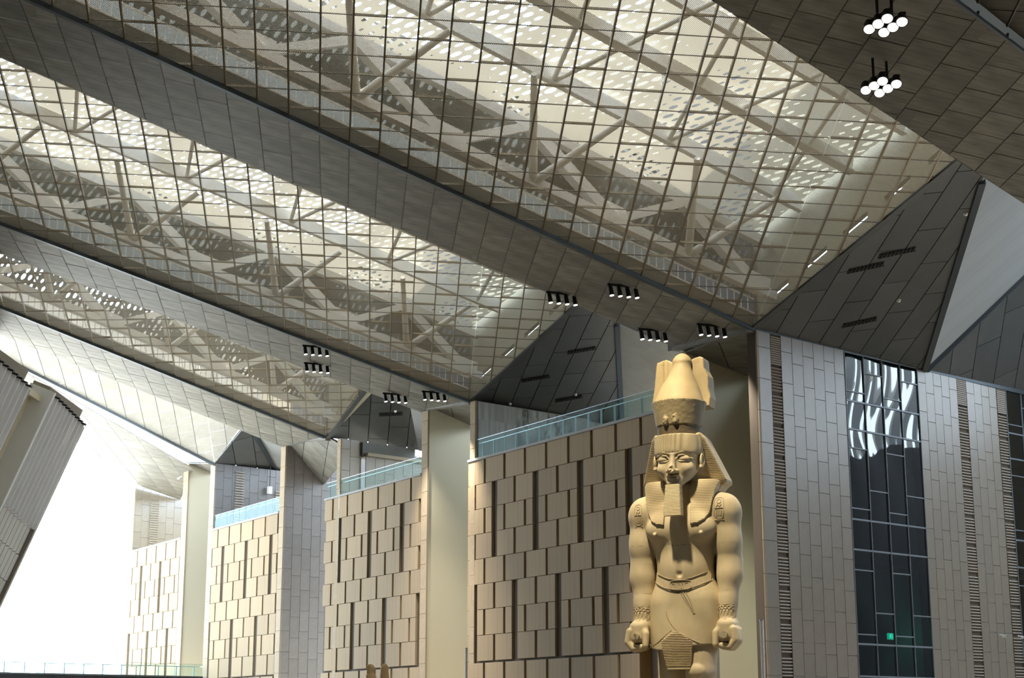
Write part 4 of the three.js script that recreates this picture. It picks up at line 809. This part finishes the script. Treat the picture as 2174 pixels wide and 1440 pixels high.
  const beltY = (x) => 5.17 + 0.32 * (x / 0.85) ** 2, edge = (o) => { const p = []; for (let x = -0.78; x <= 0.781; x += 0.12) p.push([x, beltY(x) + o]); return p; };
  const beltQ = []; { const n = 40; const P = (i, k) => { const x = -0.8 + 1.6 * i / n, y = beltY(x) + [-0.14, -0.13, 0.13, 0.14][k]; return V(x, y, surfZ(x, y) + [-0.03, 0.025, 0.025, -0.03][k]); }; for (let i = 0; i < n; i++) for (let k = 0; k < 3; k++) beltQ.push([P(i, k), P(i + 1, k), P(i + 1, k + 1), P(i, k + 1)]); }
  const belt = mesh('belt', toned(quadGeo(beltQ)), stone(0.61, 0.52, 0.37), st);
  const carved = stone(0.46, 0.385, 0.26), T = (list) => toned(merged(list));
  const bl = (pts, r) => { const c = new THREE.CatmullRomCurve3(pts.map(([x, y]) => V(x, y, surfZ(x, y) + 0.042))); return new THREE.TubeGeometry(c, Math.max(8, pts.length * 3), r, 6); };
  const bring = (cx, cy, rx, ry, r = 0.014, e = 1) => { const p = []; for (let i = 0; i <= 20; i++) { const a = i / 20 * 6.2832, c = Math.cos(a), s = Math.sin(a); p.push([cx + rx * Math.sign(c) * Math.abs(c) ** e, cy + ry * Math.sign(s) * Math.abs(s) ** e]); } return bl(p, r); };
  mesh('belt_border', T([bl(edge(0.135), 0.013), bl(edge(-0.135), 0.013)]), carved, belt);
  mesh('buckle_cartouche', T([bring(0.03, 5.17, 0.28, 0.12, 0.017, 0.45), bring(-0.15, 5.16, 0.055, 0.055), bring(-0.15, 5.16, 0.02, 0.02, 0.012), bring(0.2, 5.18, 0.05, 0.05), bring(0.2, 5.18, 0.018, 0.018, 0.012), bl([[-0.07, 5.24], [-0.03, 5.2], [-0.05, 5.1]], 0.013), bl([[0, 5.24], [0.02, 5.16], [0.0, 5.09], [0.06, 5.08]], 0.013), bl([[0.07, 5.24], [0.1, 5.2], [0.06, 5.15], [0.11, 5.1]], 0.013)]), carved, belt);
  mesh('wrap_seam', T([line([[-0.36, 4.5], [-0.3, 4.3], [-0.12, 4.06], [0.03, 3.94], [0.3, 3.78], [0.55, 3.66], [0.82, 3.58]], 0.014), line([[-0.8, 3.62], [-0.62, 3.7], [-0.45, 3.82], [-0.2, 4.0]], 0.012)]), carved, st);
  mesh('sash_end', T([line([[0.08, 5.0], [0.2, 4.8], [0.42, 4.42]], 0.018), line([[0.16, 5.0], [0.28, 4.8], [0.43, 4.41]], 0.014), line([[0.01, 5.0], [0.16, 4.76], [0.4, 4.4]], 0.012)]), carved, st);
  const cart = (cx, cy, w, h) => [ring(cx, cy, w, h, 24, 0.009, 0.6), ring(cx, cy + h * 0.62, w * 0.42, w * 0.42, 14, 0.009), line([[cx - w * 0.5, cy + h * 0.1], [cx - w * 0.2, cy + h * 0.3], [cx + w * 0.1, cy + h * 0.12], [cx + w * 0.5, cy + h * 0.32]], 0.012), line([[cx - w * 0.8, cy - h * 0.02], [cx + w * 0.8, cy - h * 0.02]], 0.016), line([[cx - w * 0.55, cy - h * 0.25], [cx - w * 0.5, cy - h * 0.7]], 0.012), line([[cx - w * 0.15, cy - h * 0.2], [cx - w * 0.15, cy - h * 0.7]], 0.012), line([[cx + w * 0.2, cy - h * 0.2], [cx + w * 0.2, cy - h * 0.7]], 0.012), line([[cx + w * 0.6, cy - h * 0.25], [cx + w * 0.5, cy - h * 0.7]], 0.012), line([[cx - w, cy - h * 1.12], [cx + w, cy - h * 1.12]], 0.014)];
  mesh('shoulder_cartouche', T(cart(1.08, 7.16, 0.13, 0.28)), carved, st); mesh('shoulder_cartouche', T(cart(-1.17, 7.08, 0.11, 0.28)), carved, st);
  for (const s of [-1, 1]) {
    const L = []; for (let i = 0; i < 5; i++) { const x = s * 1.17 + (i - 2) * 0.09; L.push(ring(x, 4.58 - 0.01 * Math.abs(i - 2), 0.038, 0.042, 12, 0.011), ring(x, 4.4, 0.036, 0.1, 14, 0.009), line([[x, 4.46], [x - 0.012, 4.4], [x + 0.012, 4.34]], 0.008)); }
    L.push(line([[s * 1.17 - 0.2, 4.66], [s * 1.17, 4.655], [s * 1.17 + 0.2, 4.66]], 0.011), line([[s * 1.17 - 0.2, 4.27], [s * 1.17, 4.265], [s * 1.17 + 0.2, 4.27]], 0.011));
    mesh('bracelet', T(L), carved, st);
    const rod = new THREE.CylinderGeometry(0.092, 0.092, 0.9, 24).rotateX(Math.PI / 2).translate(s * 1.2, 3.86, 0.27);
    const rm = mesh('held_rod', toned(rod), stone(0.5, 0.44, 0.33), st);
    if (s < 0) mesh('rod_mark', T([new THREE.TorusGeometry(0.06, 0.008, 6, 20).scale(0.7, 1.1, 1).translate(s * 1.2, 3.86, 0.722), boxGeo(0.05, 0.012, 0.01, s * 1.2, 3.88, 0.722), boxGeo(0.05, 0.012, 0.01, s * 1.2, 3.85, 0.722), boxGeo(0.05, 0.012, 0.01, s * 1.2, 3.82, 0.722)]), carved, rm);
  }
  mesh('belly_inscription', T([line([[-0.2, 6.21], [-0.12, 6.22]], 0.012), line([[-0.06, 6.2], [0.0, 6.22]], 0.012), line([[0.06, 6.21], [0.2, 6.22]], 0.012), line([[0.26, 6.22], [0.32, 6.22]], 0.012)]), carved, st);
  mesh('back_pillar', toned(slabGeo(-0.55, 0.55, 0.6, 8.4, -1.0, -0.42, 0.04)), darkM, st);
  mesh('side_support', toned(slabGeo(-1.34, -0.98, 0.6, 3.6, -0.42, 0.05, 0.03)), stone(0.4, 0.26, 0.12), st);
  mesh('plinth', toned(slabGeo(-1.75, 1.75, 0, 0.62, -1.3, 1.75, 0.05)), darkM, st);
}
// two small seated figures in front of the middle facade
{
  const sm1 = std({ color: lin(0.68, 0.45, 0.2), roughness: 0.7 }), sit = (x, y, z) => {
    let d = smin(ell(x, y, z, 0, 1.55, 0, 0.34, 0.48, 0.26), ell(x, y, z, 0, 2.25, 0.04, 0.17, 0.21, 0.18), 0.12);
    d = smin(d, rbox(x, y, z, 0, 2.2, -0.06, 0.27, 0.3, 0.14, 0.12), 0.08);
    for (const s of [-1, 1]) { d = smin(d, chain(x, y, z, [[s * 0.38, 1.85, 0], [s * 0.42, 1.35, 0.05], [s * 0.22, 1.12, 0.45]], 0.12, 0.08), 0.06); d = smin(d, chain(x, y, z, [[s * 0.17, 1.0, 0], [s * 0.18, 1.0, 0.6], [s * 0.18, 0.2, 0.62]], 0.17, 0.11), 0.08); d = smin(d, rbox(x, y, z, s * 0.18, 0.1, 0.72, 0.11, 0.1, 0.24, 0.06), 0.06); }
    return smin(d, rbox(x, y, z, 0, 0.5, -0.05, 0.38, 0.5, 0.4, 0.04), 0.03);
  };
  const g1 = surfaceNets(sit, [-0.8, -0.1, -0.6], [0.8, 2.7, 1.1], 0.05);
  const kneel = (x, y, z) => { const k = cl((y - 1) / 1.6); return smin(rbox(x, y, z, 0, 1.5, 0, 0.34 - 0.12 * k, 1.1, 0.3 - 0.08 * k, 0.14), ell(x, y, z, 0, 2.5, 0.05, 0.19, 0.25, 0.18), 0.12); };
  const g2 = surfaceNets(kneel, [-0.6, 0.3, -0.5], [0.6, 2.9, 0.6], 0.05);
  const put = (label, p, turn, geo, sc, y0) => { const t = tag(group('small_statue', p.toArray(), turn), label, 'statue'); mesh('figure', geo, sm1, t).scale.setScalar(sc); t.children[0].position.y = y0; mesh('plinth', slabGeo(-0.5, 0.5, 0, y0 + 0.02, -0.5, 0.85, 0.03), M.blackMetal, t); };
  put('small golden brown seated figure, left of the pair at the bottom edge', V(-6.7, 0, -80), 1.2, g1, 0.85, 2.3);
  put('slender golden brown upright figure, right of the pair at the bottom edge', V(-6.26, 0, -82.4), 0.3, g2, 0.8, 2.35);
}
// ---------- spotlights, vents, detectors and other small fittings ----------
const down = (p, along, s = 1) => { const x = along.clone().setY(0).normalize(); return x; };
function spotBar(label, p, n = 4, span = 1.25) { // a short track with n black cylinders hanging from the soffit
  const t = tag(group('track_spotlight', p.toArray(), SIDE - 0.35), label, 'spotlight', 'track spotlights on the beam soffits');
  mesh('track', slabGeo(-span / 2 - 0.15, span / 2 + 0.15, -0.09, 0.02, -0.06, 0.06, 0.01), M.blackMetal, t);
  for (let i = 0; i < n; i++) {
    const x = -span / 2 + span * i / (n - 1), a = V(x, -0.08, 0), b = V(x + 0.06, -0.55, 0.05);
    mesh('housing', tubeBetween(a, b, 0.1, 0.12, 14), M.blackMetal, t);
    mesh('lens', tubeBetween(b, b.clone().add(V(0.004, -0.025, 0.003)), 0.1, 0.1, 14), M.lampGlow, t);
  }
  const L = new THREE.SpotLight(new THREE.Color(1, 0.92, 0.78), 1500, 0, 0.55, 0.9, 2); L.position.set(0.06, -0.7, 0.06); L.target.position.set(2.6, -10, -0.4); L.castShadow = true; L.shadow.radius = 6; t.add(L, L.target);
  return t;
}
for (const [x, y, z, label] of [
  [2.4, 22.03, -77.38, 'bar of four black spotlights on the lower edge of the beam over the statue'],
  [5.19, 21.68, -74.66, 'bar of four black spotlights in the middle of the beam over the statue'],
  [7.03, 20.89, -80.26, 'bar of four small lit spotlights just left of the beam end over the crown'],
  [9.68, 20.54, -77.83, 'bar of four spotlights nearest the pier behind the statue'],
  [-11.65, 23.49, -95.27, 'upper of two stacked spotlight bars on the middle beam'],
  [-12.03, 23.28, -99.13, 'lower of two stacked spotlight bars on the middle beam'],
  [-7.44, 22.09, -102.67, 'bar of four spotlights left of the olive fin wall top'],
  [-4.85, 21.75, -100.36, 'bar of four spotlights directly over the olive fin wall']]) spotBar(label, V(x, y, z), 4, 1.3);
function cluster(label, p, turn) { // six round floodlights in two rows hanging through an opening
  const t = tag(group('floodlight_cluster', p.toArray(), turn), label, 'floodlight');
  for (const s of [-1, 1]) { mesh('bracket', slabGeo(s * 0.27 - 0.04, s * 0.27 + 0.04, -0.25, -0.17, -0.6, 0.6, 0.01), M.blackMetal, t); mesh('hanger', slabGeo(s * 0.27 - 0.03, s * 0.27 + 0.03, -0.2, 0.5, -0.03, 0.03), M.blackMetal, t); }
  for (const s of [-1, 1]) for (let i = 0; i < 3; i++) {
    const c = V(s * 0.27, -0.2, -0.42 + i * 0.42), d = V(-0.3, -0.85, 0.4).normalize();
    mesh('housing', tubeBetween(c, c.clone().addScaledVector(d, 0.36), 0.11, 0.185, 18), M.blackMetal, t);
    mesh('lens', tubeBetween(c.clone().addScaledVector(d, 0.35), c.clone().addScaledVector(d, 0.385), 0.165, 0.15, 18), M.lampGlow, t);
  }
  const L = new THREE.SpotLight(new THREE.Color(1, 0.9, 0.72), 1500, 0, 0.5, 0.6, 2); L.position.set(0, -0.85, 0.2); L.target.position.set(-2, -12, 5); L.castShadow = true; L.shadow.radius = 10; t.add(L, L.target);
  return t;
}
cluster('cluster of six glowing white floodlights hanging from the upper right soffit', V(11.7, 21.75, -49.1), 0.45);
cluster('glowing floodlight cluster cut by the top edge above the upper right soffit', V(11.05, 22.2, -45.4), 0.45);
// floodlights that light the statue: the same fitting, on the roof in front of it
const FRONT = V(-0.42, 0, 0.907);
{
  const p = V(-0.5, 24.9, -36.2);
  const t = tag(group('floodlight_cluster', p.toArray(), 0.4), 'floodlight cluster in front of the statue that lights its face and chest', 'floodlight');
  const L = new THREE.SpotLight(new THREE.Color(1, 0.83, 0.53), 4000, 0, 0.42, 0.5, 2);
  for (const s of [-1, 1]) for (let i = 0; i < 3; i++) {
    const c = V(s * 0.36, 0, -0.55 + i * 0.55), d = V(0.4, -0.8, -0.45).normalize();
    mesh('housing', tubeBetween(c, c.clone().addScaledVector(d, 0.42), 0.15, 0.23, 18), M.blackMetal, t); mesh('lens', tubeBetween(c.clone().addScaledVector(d, 0.42), c.clone().addScaledVector(d, 0.46), 0.215, 0.2, 18), M.lampGlow, t);
  }
  mesh('hanger', slabGeo(-0.05, 0.05, 0, 1.2, -0.05, 0.05), M.blackMetal, t);
  scene.add(L, L.target); L.position.copy(p).add(V(0.35, -0.75, -0.4)); L.target.position.set(4.3, 7.6, -43.9); L.castShadow = true; L.shadow.radius = 25; L.name = 'statue_floodlight';
}
// ribbed air vents in the dark folds
function vent(label, p, along, nrm) {
  const t = tag(group('air_vent', p.toArray()), label, 'vent', null), x = along.clone().normalize(), n = nrm.clone().normalize(), y = V().crossVectors(n, x).normalize();
  t.quaternion.setFromRotationMatrix(new THREE.Matrix4().makeBasis(x, y, n));
  mesh('tray', slabGeo(-0.85, 0.85, -0.17, 0.17, -0.05, 0.03), M.groove, t);
  mesh('frame', slabGeo(-0.88, 0.88, -0.21, -0.17, -0.05, 0.06), M.slotBack, t);
  for (let i = 0; i < 9; i++) mesh('fin', cached('vfin', () => slabGeo(-0.03, 0.03, -0.16, 0.14, 0.03, 0.09)), M.blackMetal, t).position.x = -0.74 + i * 0.185;
}
const nD1 = V().crossVectors(V().subVectors(D.T1, D.P1), V().subVectors(D.K1, D.P1)); if (nD1.y > 0) nD1.negate();
const nD2 = V().crossVectors(V().subVectors(D.T2, D.P2), V().subVectors(D.K2, D.P2)); if (nD2.y > 0) nD2.negate();
const nD3 = V().crossVectors(V().subVectors(D.T3, D.P3), V().subVectors(D.K3, D.P3)); if (nD3.y > 0) nD3.negate();
const acr = V(1, 0.05, 0.05);
for (const [x, y, z, n, l] of [[17.62, 22.68, -72.51, nD1, 'topmost black vent in the large dark fold at the right'], [16.33, 22.19, -73.32, nD1, 'middle black vent in the large dark fold at the right'], [17.1, 20.93, -78.76, nD1, 'lowest black vent in the large dark fold at the right'], [4.17, 23.45, -96.11, nD2, 'topmost black vent in the dark fold left of the crown'], [1.44, 22.33, -98.98, nD2, 'left black vent in the dark fold left of the crown'], [3.61, 21.79, -102.67, nD2, 'lowest black vent in the dark fold left of the crown'], [-8.65, 23.25, -115.9, nD3, 'black vent in the dark fold over the middle terrace']]) { const a = acr.clone(); a.addScaledVector(n.clone().normalize(), -a.dot(n.clone().normalize())); vent(l, V(x, y, z), a, n); }
function detector(label, p, n) {
  const t = tag(group('smoke_detector', p.toArray()), label, 'detector'); t.quaternion.setFromUnitVectors(V(0, -1, 0), n.clone().normalize());
  mesh('base', new THREE.CylinderGeometry(0.1, 0.1, 0.04, 20), M.slatWhite, t); mesh('dome', new THREE.SphereGeometry(0.085, 20, 10, 0, 6.3, Math.PI / 2, Math.PI / 2).translate(0, -0.03, 0), M.slatWhite, t);
}
detector('small white detector near the concrete wedge at the right', V(20.22, 23.8, -70.26), nD1);
detector('small white detector low in the large dark fold at the right', V(18.73, 21.64, -77.31), nD1);
detector('small white detector beside the lowest vent left of the crown', V(4.02, 21.95, -102.19), nD2);
detector('small white detector low in the dark fold over the concrete wall', V(-0.12, 21.32, -102.07), nD2);
detector('small white detector above the vent over the middle terrace', V(-8.3, 23.36, -115.4), nD3);
// security cameras
function cam(label, p, turn, arm = 0.3) { const t = tag(group('security_camera', p.toArray(), turn), label, 'camera'); mesh('arm', tubeBetween(V(), V(0, -0.05, arm), 0.035), M.slatWhite, t); mesh('body', boxGeo(0.12, 0.12, 0.24, 0, -0.09, arm), M.slatWhite, t); mesh('lens', tubeBetween(V(0, -0.09, arm + 0.11), V(0, -0.09, arm + 0.14), 0.04), M.blackMetal, t); }
cam('small camera on a bracket at the top of the sunlit far fin', fac(51.32, 22.9, 0.12), -2.595, 0.9);
cam('small camera low on the right wall, left of the last louvre strip', RW.clone().addScaledVector(B, 18.9).addScaledVector(NB, 0.12).setY(6.3), SIDE);
cam('small camera on the last louvre strip low on the right wall', RW.clone().addScaledVector(B, 20.7).addScaledVector(NB, 0.12).setY(6.3), SIDE);
{ // wall lamp on a rod over the bright terrace
  for (const [p, l] of [[fac(43.7, 21.2, 0).addScaledVector(B, 5.2), 'small white box lamp on a rod beside the louvres of the bright terrace'], [fac(64.2, 21.6, 0).addScaledVector(B, 6.2), 'small white box lamp on a rod over the sunlit white facade']]) {
    const t = tag(group('box_lamp', p.addScaledVector(NB, 0.4).toArray(), SIDE), l, 'lamp'); mesh('rod', tubeBetween(V(0, 0.3, 0), V(0, 2.1, 0), 0.03), M.blackMetal, t); mesh('housing', slabGeo(-0.18, 0.18, -0.3, 0.3, -0.15, 0.15, 0.03), M.slatWhite, t);
  }
}
// green exit sign behind the glazing
{
  const t = tag(group('exit_sign', V(19.6, 6.05, -86.2).toArray(), SIDE), 'small glowing green exit sign behind the dark glazing', 'sign');
  const g = std({ color: lin(0.02, 0.3, 0.16), emissive: lin(0.03, 0.75, 0.4), emissiveIntensity: 3 }), w = std({ color: lin(0.8, 0.9, 0.85), emissive: lin(0.6, 1, 0.8), emissiveIntensity: 3 });
  mesh('housing', slabGeo(-0.36, 0.36, -0.16, 0.16, -0.08, 0, 0.01), g, t);
  const man = [new THREE.CylinderGeometry(0.035, 0.035, 0.012, 14).rotateX(Math.PI / 2).translate(-0.17, 0.1, 0.01), barBetween(V(-0.18, 0.06, 0.01), V(-0.2, -0.02, 0.01), 0.05, 0.012, V(0, 0, 1)), barBetween(V(-0.2, -0.02, 0.01), V(-0.13, -0.07, 0.01), 0.03, 0.012, V(0, 0, 1)), barBetween(V(-0.2, -0.02, 0.01), V(-0.27, -0.1, 0.01), 0.03, 0.012, V(0, 0, 1)), barBetween(V(-0.18, 0.05, 0.01), V(-0.11, 0.02, 0.01), 0.025, 0.012, V(0, 0, 1))];
  mesh('running_figure', merged(man), w, t);
  mesh('arrow', merged([boxGeo(0.16, 0.04, 0.012, 0.13, 0, 0.01), barBetween(V(0.21, 0, 0.01), V(0.14, 0.07, 0.01), 0.04, 0.012, V(0, 0, 1)), barBetween(V(0.21, 0, 0.01), V(0.14, -0.07, 0.01), 0.04, 0.012, V(0, 0, 1))]), w, t);
  const L = new THREE.PointLight(new THREE.Color(0.1, 1, 0.55), 2); L.position.set(0, 0, 0.25); t.add(L);
}
// slim uplighter posts at the foot of the facades
for (const [p, l, h] of [[V(-2.45, 0, -90), 'slim white post at the foot of the olive fin wall', 5.6], [V(8.97, 0, -60), 'slim white post in front of the right pier corner', 5.25]]) {
  const t = tag(group('light_post', p.toArray()), l, 'post'); mesh('pole', new THREE.CylinderGeometry(0.07, 0.07, h, 14).translate(0, h / 2, 0), M.slatWhite, t); mesh('cap', new THREE.CylinderGeometry(0.08, 0.08, 0.04, 14).translate(0, h + 0.02, 0), M.steel, t); mesh('foot', new THREE.CylinderGeometry(0.16, 0.18, 0.08, 14).translate(0, 0.04, 0), M.steel, t);
}
renderer.render(scene, camera);
